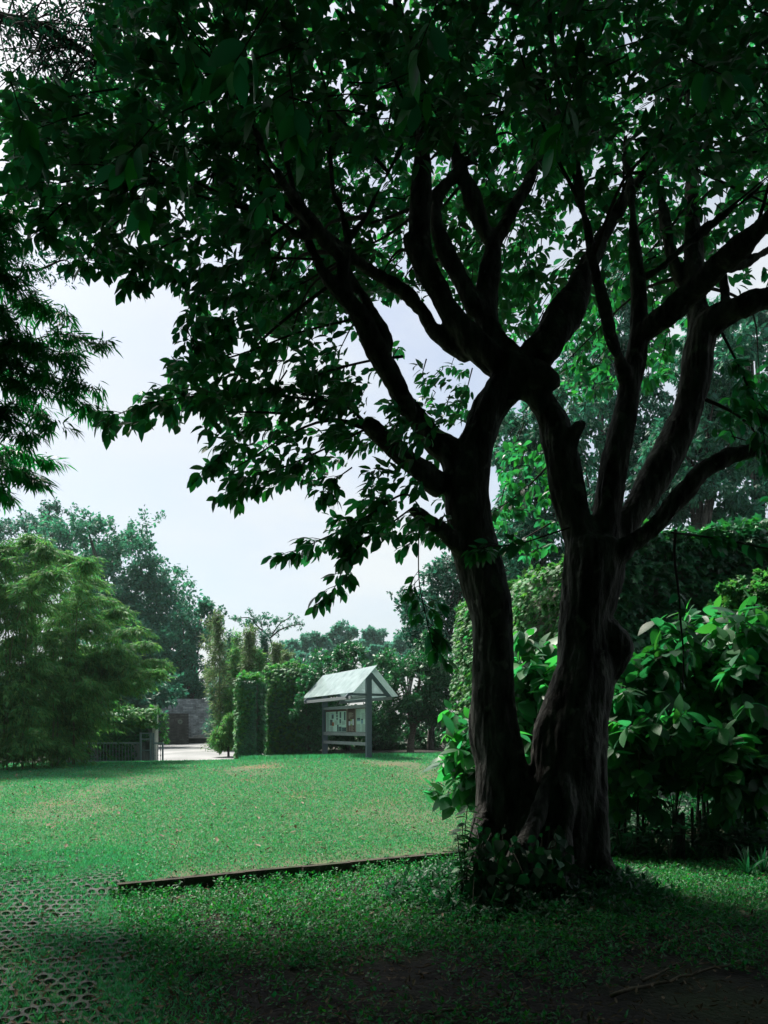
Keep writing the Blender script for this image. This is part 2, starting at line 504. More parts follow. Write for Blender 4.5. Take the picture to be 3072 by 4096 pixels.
def lawn_mask(x, y):
    u, v = pave_uv(x, y)
    in_lawn = (kerb_s(x, y) > 0.08) & (x < 1.6 + 0.03 * y) & (x > -15) & (y < 27.6 - 0.0 * x)
    pav = (v > -0.05) & (y < 8.2)
    drive = (y > 26.2 - 0.3 * (x + 4.8)) & (x < -4.9) & (x > -8.4)
    return in_lawn & ~pav & ~drive


grid('lawn', np.arange(-15, 3, 0.12), np.arange(6.5, 27.8, 0.12), M_LAWN, 0.012, lawn_mask)

# driveway
rows = [(26.9, -8.7, -4.75), (28, -9.4, -4.3), (30, -11, -4.0), (34, -14, -5), (39, -17, -6), (45.6, -20, -7)]
mb = MB()
rr = smooth_path(rows, 6)
V = []
for y, x0, x1 in rr:
    for k in range(9):
        x = x0 + (x1 - x0) * k / 8
        yy = y - (0.3 * (x + 4.8) if y < 27.5 else 0) * 1.0
        V.append((x, yy, float(h(x, yy)) + 0.02))
n = len(rr)
mb.add(V, [(i * 9 + k, i * 9 + k + 1, (i + 1) * 9 + k + 1, (i + 1) * 9 + k) for i in range(n - 1) for k in range(8)])
tag(mb.build('driveway', M_CONC, smooth=True), kind='structure')

# grass block paving
mb = MB()
cu, cv = 0.120, 0.086
hole_c = []
nseg = 16
_c = math.atan2(cv, cu)
a = np.sort(np.concatenate([np.linspace(-_c, _c, 5)[:-1], np.linspace(_c, math.pi - _c, 5)[:-1], np.linspace(math.pi - _c, math.pi + _c, 5)[:-1], np.linspace(math.pi + _c, 2 * math.pi - _c, 5)[:-1]]))
for iu in range(62):
    for iv in range(40):
        if rng.uniform() < (iu * cu - 5.4) / 2.2: continue
        off = 0.5 * cv if iu % 2 else 0
        uc, vc = (iu + 0.5) * cu, (iv + 0.5) * cv + off
        ex, ey = 0.051 + rng.uniform(-.004, .003), 0.0355 + rng.uniform(-.003, .002)
        ring = np.stack([uc + ex * np.cos(a), vc + ey * np.sin(a)], 1)
        k = np.maximum(np.abs(np.cos(a)) / (cu / 2), np.abs(np.sin(a)) / (cv / 2))
        outer = np.stack([uc + np.cos(a) / k, vc + np.sin(a) / k], 1)
        for q in range(nseg):                          # square the corners
            pass
        low = ring
        UV = np.vstack([ring, outer, low])
        XY = E0 + UV[:, :1] * ED + UV[:, 1:] * EN
        Z = h(XY[:, 0], XY[:, 1]) + 0.03
        Z += 0.006 * math.sin(iu // 5 * 1.7 + iv // 4 * 2.3)
        Z[2 * nseg:] -= 0.045
        idx = np.arange(nseg); nx_ = (idx + 1) % nseg
        mb.add(np.column_stack([XY, Z]), [np.stack([idx, nx_, nseg + nx_, nseg + idx], 1)[:, ::-1], np.stack([idx, nx_, 2 * nseg + nx_, 2 * nseg + idx], 1)])
        hc = E0 + uc * ED + vc * EN
        hole_c.append(hc)
hole_c = np.array(hole_c)
tag(mb.build('paving', M_PAVE), kind='structure')

# kerb stones: one low run of stone
mb = MB()
tt = -0.1
while tt < 5.4:
    ln = float(rng.uniform(0.55, 0.8))
    c = K0 + KD * (tt + ln / 2)
    mb.box((c[0] + rng.normal() * .006, c[1] + rng.normal() * .008, 0.008 - 0.012 * max(0, 0.6 - tt) + rng.uniform(-.004, .004)), (ln - 0.006, 0.085, 0.25 + rng.uniform(-.006, .006)), math.atan2(KD[1], KD[0]) + rng.uniform(-.006, .006))
    tt += ln
tag(mb.build('kerb', M_KERB), kind='structure')

# ------------------------------------------------------------------ grass, ground cover, litter (nobody could count them)
mb = MB()
n = 330000
d = 1 / (rng.uniform(1 / 27.5, 1 / 6.6, n)) * 1.0
d = np.where(rng.uniform(size=n) < 0.45, rng.uniform(8, 27.5, n), d)
x = rng.uniform(-0.56, 0.16, n) * d
ok = lawn_mask(x, d)
x, y = x[ok], d[ok]
bare = np.array([mnoise.noise(Vector((a * 0.45 + 3.1, b * 0.30 + 7.7, 0))) for a, b in zip(x, y)])
s_ = kerb_s(x, y)
edge = np.clip(1 - s_ / 0.9, 0, 1)
worn = np.exp(-((y - 21.8 - 0.10 * x) / 1.1) ** 2) * ((x > -7) & (x < 1)) * (0.5 + 0.5 * np.sin(x * 1.3 + 1))
keep = rng.uniform(size=len(x)) > np.clip((bare - 0.18) * 2.5, 0, 0.55) + 0.85 * edge * (x > -2.2) + 0.45 * worn
x, y = x[keep], y[keep]
P = np.stack([x, y, h(x, y)], 1)
D = nrm(rv(len(P)) * np.array([0.8, 0.8, 0.2]) + np.array([0, 0, 0.75]))
scatter(mb, BLADE, P, D, rv(len(P)), rng.uniform(0.02, 0.05, len(P)) * (1 + 0.02 * y), 0.7 + 0.10 * y)
# taller fringe at the foot of the far planting
n = 9000
x = rng.uniform(-4.8, 2.2, n); y = 25.6 + rng.uniform(0, 1.8, n) + 0.05 * x
P = np.stack([x, y, h(x, y)], 1)
D = nrm(rv(n) * np.array([0.5, 0.5, 0.1]) + np.array([0, 0, 0.9]))
scatter(mb, BLADE, P, D, rv(n), rng.uniform(0.06, 0.2, n), 1.1)
# tufts in the paving holes
hk = hole_c[(hole_c[:, 1] > 3.2)]
nb = 44
dens = rng.uniform(0.15, 1.3, len(hk))
u_, v_ = pave_uv(hk[:, 0], hk[:, 1])
i = np.repeat(np.arange(len(hk)), nb)
i = i[rng.uniform(size=len(i)) < dens[i]]
P2 = hk[i] + rng.normal(size=(len(i), 2)) * 0.021
P = np.column_stack([P2, h(P2[:, 0], P2[:, 1])])
D = nrm(rv(len(P)) * np.array([0.7, 0.7, 0.2]) + np.array([0, 0, 0.8]))
scatter(mb, BLADE, P, D, rv(len(P)), rng.uniform(0.035, 0.10, len(P)) * (0.6 + 0.4 * dens[i]), 0.7)
# grass creeping over the far and right end of the paving
n = 120000
u = rng.uniform(0, 7.4, n); v = rng.uniform(-0.5, 3.3, n)
XY = E0 + u[:, None] * ED + v[:, None] * EN
cov = np.clip((u - 4.3) / 2.2, 0, 1) + np.clip(1.25 - v / 0.72, 0, 1) * 0.9 + 0.03
cov = cov * np.clip((v + 0.5) / 0.7, 0, 1) * np.where(u > 5.2, 0.55, 0.85)
ok = rng.uniform(size=n) < cov
XY = XY[ok]
P = np.column_stack([XY, h(XY[:, 0], XY[:, 1]) + 0.01])
D = nrm(rv(len(P)) * np.array([0.9, 0.9, 0.2]) + np.array([0, 0, 0.7]))
scatter(mb, BLADE, P, D, rv(len(P)), rng.uniform(0.03, 0.07, len(P)), 0.9)
g = mb.build('grass', M_GRASS)
tag(g, 'short grass of the lawn and the tufts in the paving', 'grass', kind='stuff')


def cover_density(x, y):
    """where the creeping ground cover grows in the front"""
    f = np.array([mnoise.noise(Vector((a * 1.1 + 1.7, b * 1.1 + 4.2, 0.3))) for a, b in zip(x, y)])
    near_kerb = sm((y - 4.6 - 0.25 * np.abs(x)) / 2.0)
    right = sm((x - 1.2) / 0.8) * sm((y - 5.6) / 1.2)
    base = 0.30 + 0.20 * sm((y - 4.4) / 1.2) + 0.9 * np.maximum(near_kerb * (x < 1.4), right)
    bare = np.exp(-(((x - 0.2) / 0.55) ** 2 + ((y - 4.9) / 0.5) ** 2)) + 0.9 * np.exp(-(((x - 1.9) / 1.3) ** 2 + ((y - 4.3) / 1.0) ** 2))
    return base * (0.6 + 1.6 * np.clip(f + 0.25, 0, 1)) - 0.36 * bare


mb = MB()
n = 34000
y = 3.4 + 6.6 * rng.uniform(size=n) ** 0.9
x = rng.uniform(-0.42, 0.90, n) * y
_, v = pave_uv(x, y)
s_ = kerb_s(x, y)
ok = (v < 0.12) & ((s_ < -0.06) | (x > 2.6))
x, y = x[ok], y[ok]
ok = rng.uniform(size=len(x)) < cover_density(x, y)
x, y = x[ok], y[ok]
C = np.stack([x, y, h(x, y) + rng.uniform(0.008, 0.05, len(x))], 1)
A = nrm(rv(len(C)) * 0.6 + np.array([0, 0, 1.0]))
n = 380                                                # sprigs leaning on the kerb
t_ = rng.uniform(-0.2, 4.6, n); o2 = -rng.uniform(0.05, 0.22, n)
XY = K0 + KD * t_[:, None] + KN * o2[:, None]
keep = np.array([mnoise.noise(Vector((q * 2.3, 1.1, 0))) for q in t_]) > -0.15
C = np.vstack([C, np.column_stack([XY, h(XY[:, 0], XY[:, 1]) + rng.uniform(.01, .11, n)])[keep]]); A = np.vstack([A, nrm(rv(n) * .6 + np.array([0, 0, 1.0]))[keep]])
P, D, N = rosettes(C, A, 6, 0.035, 1.2, 0.35)
scatter(mb, DIAMOND, P, D, N, rng.uniform(0.018, 0.046, len(P)), rng.uniform(0.9, 1.5, len(P)))
# scattered broad weeds in the lawn
n = 2200
y = rng.uniform(7.5, 16, n); x = rng.uniform(-0.5, 0.12, n) * y
ok = lawn_mask(x, y) | (pave_uv(x, y)[1] > 0)
x, y = x[ok], y[ok]
C = np.stack([x, y, h(x, y) + 0.025], 1)
P, D, N = rosettes(C, np.array([0, 0, 1.0]), 5, 0.02, 1.6, 0.3)
scatter(mb, DIAMOND, P, D, N, rng.uniform(0.02, 0.045, len(P)), 1.2)
tag(mb.build('ground_cover', M_COVER), 'creeping ground cover of small leaves in front of the kerb', 'ground cover', kind='stuff')

mb = MB()
n = 12000
y = 3.4 + 8.5 * rng.uniform(size=n) ** 1.3
x = rng.uniform(-0.5, 0.85, n) * y
ok = ((kerb_s(x, y) < -0.05) | (rng.uniform(size=n) < 0.4)) & ((y < 9.5) | (x > 2))
x, y = x[ok], y[ok]
P = np.stack([x, y, h(x, y) + rng.uniform(0.012, 0.05, len(x))], 1)
D = nrm(rv(len(P)) * np.array([1, 1, 0.25]))
scatter(mb, leaf_shape(0.2, 0.1, -0.35), P, D, nrm(rv(len(P)) * 0.5 + np.array([0, 0, 1.0])), rng.uniform(0.015, 0.06, len(P)), rng.uniform(0.5, 1.1, len(P)))
n = 420
y = rng.uniform(9, 26, n); x = rng.uniform(-0.5, 0.13, n) * y
ok = lawn_mask(x, y); x, y = x[ok], y[ok]
P = np.stack([x, y, h(x, y) + 0.04], 1)
scatter(mb, leaf_shape(0.25, 0.1, -0.35), P, nrm(rv(len(P)) * np.array([1, 1, 0.2])), np.array([0, 0, 1.0]), rng.uniform(0.05, 0.10, len(P)))
tag(mb.build('fallen_leaves', M_DEAD), 'dry brown fallen leaves strewn over grass and soil', 'fallen leaves', kind='stuff')

# ------------------------------------------------------------------ the big forked tree
tree = empty('broadleaf_tree', (1.25, 7.6, 0))
tag(tree, 'large dark broad-leaved tree with a forked, fluted trunk spreading over the foreground', 'tree')
TD = 7.5
Z1, Z2 = 1.0079, 1.0079


def zl1(x, y): return 1700 + x / 1.3822, 2000 + y / 1.3825          # reading windows on the photograph
def z5a(x, y): return 1400 + x * 1.0079, 700 + y * 1.0079
def z5b(x, y): return 2000 + x / 1.5476, 900 + y / 1.5476
def z6(x, y): return 900 + x / 1.659, 500 + y / 1.659
def z7(x, y): return 1500 + x / 1.0553, y / 1.0553
def src(x, y): return x, y


def limb(win, k, pts):
    """pts: (x, y, half width, depth offset) in the window's pixels -> rows of x,y,z,r"""
    out = []
    for q in pts:
        X, Y = win(q[0], q[1])
        dd = TD + (q[3] if len(q) > 3 else 0.0)
        out.append([*at(X, Y, dd), q[2] * k / F * dd])
    return np.array(out)


k1, ka, kb, k6, k7 = 1 / 1.3825, 1.0079, 1 / 1.5476, 1 / 1.659, 1 / 1.0553
limbs = [
    # left stem
    limb(src, 1, [(2010, 3720, 190, 0.1), (2005, 3560, 150, 0.1), (2005, 3350, 132, .1), (2018, 3200, 122), (1997, 3040, 108), (1976, 2940, 103), (1969, 2800, 92), (1969, 2650, 90), (1966, 2507, 88), (1957, 2405, 94),
                  (1926, 2290, 92), (1895, 2180, 94), (1865, 2000, 97), (1885, 1860, 86), (1930, 1720, 74), (1975, 1610, 74), (2045, 1515, 76), (2085, 1480, 62)]),
    # right stem
    limb(src, 1, [(2280, 3720, 200), (2275, 3560, 172), (2285, 3400, 156), (2279, 3200, 148), (2272, 3042, 150), (2281, 2940, 147), (2299, 2854, 136), (2332, 2724, 130), (2340, 2650, 120), (2337, 2507, 104), (2355, 2405, 112), (2369, 2290, 122), (2375, 2180, 120)]),
    limb(src, 1, [(2150, 3700, 190, -.15), (2150, 3480, 150, -.1), (2150, 3250, 110, 0), (2130, 3120, 70, .05)]),          # web between the stems
    # fluted roots climbing the front
    limb(zl1, k1, [(700, 1480, 26, -.25), (672, 1560, 34, -.3), (655, 1650, 38, -.35), (620, 1760, 46, -.42), (560, 1880, 60, -.5), (500, 2040, 70, -.6)]),
    limb(zl1, k1, [(735, 1470, 24, -.25), (775, 1560, 40, -.33), (800, 1680, 42, -.38), (780, 1800, 42, -.42), (760, 1920, 50, -.48), (770, 2080, 60, -.6)]),
    limb(zl1, k1, [(960, 1500, 40, -.1), (950, 1700, 55, -.22), (955, 1900, 65, -.28), (990, 2060, 75, -.35)]),
    limb(zl1, k1, [(330, 1700, 50, -.1), (330, 1850, 60, -.25), (300, 2000, 65, -.3), (250, 2150, 60, -.4)]),
    # burl and stub on the right stem
    limb(src, 1, [(2385, 2500, 62, -.05), (2450, 2535, 52, -.08), (2487, 2590, 52, -.08), (2450, 2665, 56, -.05), (2385, 2720, 66, 0)]),
    # B1: left fork of the right stem growing into the hub
    limb(z5b, kb, [(560, 2080, 150), (470, 1850, 105), (430, 1680, 110), (400, 1500, 112), (365, 1350, 106), (320, 1200, 92), (255, 1090, 84), (170, 1000, 72), (100, 900, 70)]),
    limb(z5b, kb, [(440, 1350, 50, -.1), (475, 1260, 42, -.2), (520, 1225, 34, -.22)]),
    # B2: middle
    limb(z5b, kb, [(600, 2080, 130), (650, 1880, 95), (690, 1600, 92), (735, 1350, 88), (780, 1150, 72), (805, 1000, 66), (835, 850, 70), (855, 700, 66), (855, 560, 56), (860, 400, 46), (850, 280, 40), (835, 140, 35), (820, -60, 30), (800, -300, 26, .3)]),
    limb(z5b, kb, [(800, 990, 48), (750, 860, 46, -.15), (690, 700, 45, -.3), (650, 520, 42, -.4), (610, 350, 40, -.5), (575, 200, 37, -.6), (545, 40, 33, -.7), (500, -160, 28, -.8), (470, -420, 24, -1.0), (380, -760, 20, -1.2), (330, -1100, 16, -1.3)]),
    limb(z5b, kb, [(850, 700, 70), (950, 620, 72, -.1), (1100, 500, 76, -.25), (1250, 360, 78, -.4), (1400, 220, 74, -.6), (1550, 80, 64, -.8), (1700, -80, 56, -1.0), (1850, -300, 48, -1.3)]),
    limb(z5b, kb, [(1380, 270, 40, -.5), (1470, 255, 36, -.4), (1570, 210, 32, -.3), (1680, 140, 28, -.2), (1800, 80, 24, 0)]),
    limb(z5b, kb, [(900, 330, 30, .1), (1000, 270, 30, 0), (1100, 170, 30, -.1), (1230, 60, 30, -.1), (1380, -60, 28, -.2)]),
    # B3: right
    limb(z5b, kb, [(640, 2100, 120, .1), (780, 1850, 90, .15), (930, 1620, 100, .2), (1050, 1400, 106, .25), (1140, 1200, 96, .3), (1195, 1000, 92, .3), (1220, 800, 88, .3), (1240, 650, 86, .3), (1215, 500, 72, .35), (1200, 350, 66, .4), (1200, 180, 58, .5), (1195, 0, 50, .6), (1180, -250, 40, .8), (1200, -500, 30, 1.0)]),
    limb(z5b, kb, [(1220, 700, 80, .3), (1320, 590, 84, .2), (1430, 530, 80, .1), (1560, 480, 74, 0), (1720, 440, 66, 0), (1900, 380, 56, 0)]),
    limb(z5b, kb, [(1400, 520, 40, .1), (1395, 400, 34, .15), (1375, 300, 30, .15)]),
    limb(z5b, kb, [(1190, 420, 40, .4), (1110, 320, 42, .5), (1060, 180, 40, .5), (1030, 60, 36, .6), (1000, -140, 28, .8)]),
    # B4: low right
    limb(z5b, kb, [(640, 2120, 90, -.1), (760, 2010, 66, -.15), (880, 1925, 60, -.2), (1000, 1820, 62, -.25), (1150, 1640, 62, -.3), (1300, 1490, 58, -.3), (1440, 1430, 52, -.3), (1600, 1390, 46, -.3), (1760, 1340, 40, -.3), (2000, 1200, 34, -.4)]),
    # hub limbs of the left stem
    limb(z5a, ka, [(650, 785, 74), (570, 735, 62), (470, 640, 54), (405, 560, 48), (352, 460, 45), (292, 350, 50), (255, 290, 44), (222, 248, 30)]),
    limb(z5a, ka, [(300, 340, 36), (275, 240, 42), (278, 120, 42), (285, 0, 40), (290, -140, 36, -.2), (275, -300, 30, -.4), (260, -480, 24, -.6)]),
    limb(z5a, ka, [(670, 790, 70, .05), (600, 690, 56, .1), (548, 600, 50, .15), (540, 480, 44, .2), (552, 380, 42, .25), (560, 280, 36, .3), (520, 180, 34, .35), (480, 80, 33, .4), (440, -20, 28, .5), (400, -140, 22, .6)]),
    limb(z5a, ka, [(500, 545, 40, .1), (455, 440, 38, .15), (400, 330, 36, .2), (345, 220, 34, .2), (335, 110, 30, .3), (400, 20, 24, .4), (470, -60, 20, .5)]),
    limb(z5a, ka, [(575, 270, 30, .3), (630, 170, 28, .4), (690, 60, 26, .5), (740, -40, 22, .6), (790, -160, 18, .8)]),
    limb(z5a, ka, [(690, 760, 62, .1), (760, 665, 56, .15), (820, 560, 50, .2), (885, 465, 46, .3), (940, 370, 42, .4), (990, 270, 32, .5), (1050, 160, 26, .6), (1130, 40, 20, .7)]),
    limb(z5a, ka, [(770, 740, 40, .0), (830, 640, 46, .1), (890, 540, 46, .2), (920, 450, 36, .3)]),
    # lump of the hub
    limb(z5a, ka, [(600, 860, 70), (680, 795, 74, -.05), (755, 805, 54, -.1), (820, 832, 28, -.15)]),
    # A4a and A5, up-left
    limb(z5a, ka, [(445, 1210, 80), (400, 1110, 56), (310, 1030, 50, .0), (222, 905, 45, -.05), (150, 780, 43, -.1), (85, 660, 40, -.15), (25, 540, 38, -.2)]),
    limb(z6, k6, [(815, 1150, 46, -.2), (782, 990, 46, -.25), (785, 880, 46, -.3), (812, 770, 30, -.3), (790, 650, 25, -.3), (755, 520, 22, -.4), (715, 420, 17, -.5)]),
    limb(z6, k6, [(820, 760, 26, -.3), (900, 660, 22, -.3), (980, 520, 20, -.3), (1050, 370, 18, -.3), (1130, 230, 15, -.3), (1190, 110, 12, -.4)]),
    limb(z6, k6, [(790, 900, 44, -.3), (700, 800, 42, -.4), (620, 705, 44, -.5), (500, 545, 40, -.6), (400, 410, 36, -.8), (330, 290, 30, -1.0), (240, 130, 24, -1.3), (150, -60, 18, -1.6)]),
    limb(z6, k6, [(620, 710, 32, -.5), (520, 735, 28, -.55), (430, 700, 25, -.6), (355, 610, 22, -.7), (270, 545, 18, -.8), (120, 440, 13, -1.0), (-80, 330, 10, -1.2)]),
    limb(z6, k6, [(1620, 1540, 60, .1), (1520, 1480, 55, .1), (1395, 1375, 48, .1), (1290, 1210, 44, .1), (1190, 1105, 44, .05), (1000, 985, 44, -.1), (850, 880, 40, -.25), (730, 780, 34, -.35)]),
    limb(z6, k6, [(1010, 1560, 40, -.05), (1080, 1440, 34, -.1), (1000, 1260, 36, -.12), (900, 1120, 34, -.15), (830, 1000, 30, -.2)]),
    # low left limbs
    limb(z5a, ka, [(360, 1240, 60, -.05), (290, 1180, 44, -.15), (200, 1100, 40, -.2), (130, 1040, 38, -.25), (80, 1000, 36, -.25), (55, 985, 26, -.25)]),
    limb(src, 1, [(1850, 2190, 50, -.1), (1790, 2140, 30, -.2), (1720, 2090, 32, -.25), (1665, 2050, 30, -.28), (1640, 2035, 20, -.3)]),
]
keep_blunt = set(range(10)) | {17, 20, 26, 27, len(limbs) - 1, len(limbs) - 2}
for i in range(len(limbs)):
    L_ = limbs[i]
    if i in keep_blunt or L_[-1, 3] < 0.018: continue
    dr_ = nrm(L_[-1, :3] - L_[-2, :3]); r_ = L_[-1, 3]
    e1 = L_[-1, :3] + dr_ * r_ * 9 + rng.normal(size=3) * r_ * 1.0
    e2 = e1 + dr_ * r_ * 10 + np.array([0, 0, r_ * 3]) + rng.normal(size=3) * r_ * 1.5
    limbs[i] = np.vstack([L_, [*e1, r_ * 0.6], [*e2, r_ * 0.25]])
tmb = MB()
for L_ in limbs:
    q = smooth_path(L_, 5)
    tmb.tube(q[:, :3], q[:, 3], 12)
tmp = tmb.build('trunk_tmp', M_BARK)
rm = tmp.modifiers.new('r', 'REMESH'); rm.mode = 'VOXEL'; rm.voxel_size = 0.016
dg = bpy.context.evaluated_depsgraph_get()
tm = bpy.data.meshes.new_from_object(tmp.evaluated_get(dg))
bpy.data.objects.remove(tmp)
nv = len(tm.vertices)
co = np.zeros(nv * 3, np.float32); tm.vertices.foreach_get('co', co); co = co.reshape(-1, 3)
no = np.zeros(nv * 3, np.float32); tm.vertices.foreach_get('normal', no); no = no.reshape(-1, 3)
ed = np.zeros(len(tm.edges) * 2, np.int32); tm.edges.foreach_get('vertices', ed); ed = ed.reshape(-1, 2)
deg = np.bincount(ed.ravel(), minlength=nv)[:, None]
for _ in range(6):                                     # soften the joints
    acc = np.zeros_like(co)
    for ax in range(3):
        acc[:, ax] = np.bincount(ed[:, 0], co[ed[:, 1], ax], nv) + np.bincount(ed[:, 1], co[ed[:, 0], ax], nv)
    co = 0.5 * co + 0.5 * acc / np.maximum(deg, 1)
dsp = np.array([0.030 * mnoise.noise(Vector((p[0] * 5, p[1] * 5, p[2] * 1.6))) + 0.010 * mnoise.noise(Vector((p[0] * 22, p[1] * 22, p[2] * 7)))
                - 0.014 * max(0.0, 0.25 - abs(mnoise.noise(Vector((p[0] * 4.3 + 9, p[1] * 4.3, p[2] * 0.8))))) * 4 for p in co])
co = co + no * dsp[:, None]
qn = len(tm.polygons)
qi = np.zeros(qn * 4, np.int32); tm.polygons.foreach_get('vertices', qi)
bpy.data.meshes.remove(tm)
trunk = MB(); trunk.add(co, [qi.reshape(-1, 4)])
origin = np.array([1.25, 7.6, 0])
trunk.v[0] = trunk.v[0] - origin
trunk.build('trunk', M_BARK, tree, smooth=True)

skel = np.vstack([smooth_path(L_, 5)[:, :3] for L_ in limbs[8:]])

# crown: twigs with rosettes of leaves. px are in the 1659-wide copy
UP = [(150, -60), (1720, -60), (1720, 600), (1500, 610), (1380, 650), (1240, 630), (1100, 650), (1000, 570), (900, 640), (830, 640), (740, 660), (690, 700), (560, 700), (430, 690),
      (400, 585), (300, 588), (200, 550), (105, 470), (0, 420), (0, 150), (170, 120)]
LM = [(430, 690), (700, 690), (740, 760), (760, 800), (850, 800), (890, 860), (950, 900), (970, 960), (950, 1000), (880, 990), (800, 950), (740, 990), (690, 1060), (540, 1065), (480, 1055), (450, 1000),
      (430, 900), (320, 900), (260, 930), (225, 895), (370, 800)]
LL = [(880, 1000), (960, 1060), (965, 1170), (900, 1215), (800, 1165), (700, 1205), (640, 1205), (660, 1180), (750, 1090), (780, 1010)]
MIDL = [(1065, 960), (1200, 960), (1205, 1090), (1180, 1190), (1090, 1220), (1065, 1150)]
MIDU = [(1180, 640), (1330, 620), (1340, 850), (1260, 860), (1205, 800)]
MIDR = [(1380, 640), (1530, 600), (1500, 740), (1400, 880), (1380, 820)]
RR = [(1580, 690), (1740, 640), (1740, 1080), (1620, 1050), (1560, 920)]
UPT = [(150, -60), (1720, -60), (1720, 360), (1300, 330), (1000, 330), (620, 300), (300, 330), (0, 380), (0, 150), (170, 120)]
UPL2 = [(540, 240), (700, 260), (720, 520), (760, 660), (690, 700), (540, 700)]
UPL = [(0, 300), (300, 250), (560, 240), (550, 500), (560, 700), (430, 690), (400, 585), (300, 588), (200, 550), (105, 470), (0, 420)]
UPM = [(600, 260), (1000, 300), (1300, 300), (1720, 330), (1720, 600), (1500, 610), (1380, 650), (1240, 630), (1100, 650), (1000, 570), (900, 640), (830, 640), (740, 660), (690, 520)]
GAPA = [(690, 500), (830, 560), (845, 650), (790, 665), (765, 720), (700, 700)]
GAPB = [(920, 540), (1120, 540), (1190, 650), (1170, 740), (1080, 720), (1000, 700), (950, 640)]
GAPC = [(860, 745), (930, 770), (1000, 770), (1010, 860), (990, 930), (900, 880)]
UPR = [(1722, -60), (2200, -60), (2180, 560), (2050, 760), (1722, 620)]
HOLES = [[(800, 650), (830, 640), (900, 655), (940, 700), (1000, 790), (930, 800), (850, 740), (800, 700)], [(1535, 520), (1680, 450), (1680, 570), (1560, 600)],
         [(-90, -80), (225, -80), (215, 60), (225, 135), (110, 180), (-90, 165)]]


def fill(poly, n, d0, d1, wobble=20):
    poly = np.array(poly)
    lo, hi = poly.min(0), poly.max(0)
    x = rng.uniform(lo[0], hi[0], n * 4); y = rng.uniform(lo[1], hi[1], n * 4)
    ok = in_poly(x, y, poly)
    for hp in HOLES: ok &= ~in_poly(x, y, hp)
    x, y = x[ok][:n], y[ok][:n]
    d = rng.uniform(d0, d1, len(x))
    wob = np.array([(mnoise.noise(Vector((a_ / 55, b_ / 55, 2.2))), mnoise.noise(Vector((a_ / 55, b_ / 55, 8.8)))) for a_, b_ in zip(x, y)]).reshape(-1, 2)
    x, y = x + wob[:, 0] * wobble, y + wob[:, 1] * wobble
    return np.stack([(x * S - CX) / F * d, d, CZ + (HY - y * S) / F * d], 1)


C = [fill(UPL, 520, 5.8, 9.5, 55), fill(UPL2, 420, 8.0, 10.2), fill(UPM, 900, 8.0, 10.8), fill(UPT, 1550, 5.2, 11.0), fill(UPT, 700, 9.0, 11.5), fill(LM, 280, 6.3, 9.0), fill(LL, 85, 6.5, 8.4), fill(GAPA, 45, 7.9, 9.5), fill(GAPB, 120, 8.3, 11), fill(GAPC, 26, 7.9, 9.5), fill(MIDL, 70, 10.2, 12), fill(MIDU, 90, 9.5, 12), fill(MIDR, 60, 9, 11.5), fill(RR, 60, 6.8, 9.5), fill(UPR, 520, 5.6, 10.5)]
C = np.vstack(C)
# clump: modulate so that gaps show
cl = np.array([mnoise.noise(Vector((p[0] * 1.5, p[1] * 1.5, p[2] * 1.5))) for p in C])
C = C[(cl > -0.18) | (rng.uniform(size=len(C)) < 0.45)]
A = rv(len(C)) * 0.8 + nrm(C - np.array([1.6, 7.5, 3.5])) * 0.9
A[:, 2] *= 0.5
A = nrm(A)

twigs = MB()
# leafy branches that stand out against the sky
branches = [
    ([(845, 952), (791, 915), (750, 879), (686, 865), (572, 852), (490, 847), (417, 856), (312, 874), (217, 911)], 7.1, .022),
    ([(786, 929), (709, 966), (618, 1007), (558, 1025), (490, 1066)], 7.1, .012),
    ([(900, 1075), (864, 1070), (800, 1111), (731, 1148), (663, 1180), (628, 1203)], 7.1, .012),
    ([(900, 1090), (845, 1130), (791, 1166), (750, 1212), (731, 1253), (712, 1290)], 7.0, .009),
    ([(870, 770), (800, 779), (709, 802), (618, 838), (526, 856), (430, 845)], 7.3, .014),
    ([(760, 690), (640, 720), (520, 765), (430, 785), (370, 777)], 7.4, .012),
    ([(740, 560), (640, 620), (520, 680), (430, 700)], 7.6, .012),
    ([(700, 560), (560, 560), (430, 590), (300, 580), (215, 540)], 7.0, .012),
    ([(420, 500), (340, 540), (290, 580), (275, 612)], 6.6, .009), ([(300, 440), (230, 500), (195, 545), (190, 575)], 6.4, .009), ([(480, 580), (430, 640), (405, 700), (420, 745)], 7.0, .009),
    ([(230, 390), (150, 430), (105, 470), (95, 500)], 6.0, .009), ([(560, 640), (500, 700), (455, 735)], 7.4, .009), ([(620, 800), (560, 890), (500, 960), (450, 1010)], 7.2, .009),
    ([(760, 1010), (720, 1040), (690, 1075)], 7.0, .007),
    ([(905, 1130), (905, 1250), (920, 1330), (935, 1400)], 7.0, .006),
    ([(1190, 1000), (1130, 1060), (1060, 1110)], 8.6, .012),
    ([(1190, 1130), (1120, 1170), (1070, 1200)], 8.8, .010),
    ([(1560, 720), (1600, 800), (1640, 900), (1660, 1000)], 7.2, .014),
    ([(1230, 1140), (1120, 1175), (1050, 1180), (1030, 1190)], 6.9, .008),
    ([(1450, 1150), (1540, 1162), (1659, 1185), (1740, 1200)], 6.6, .010),
]
BC, BA = [], []
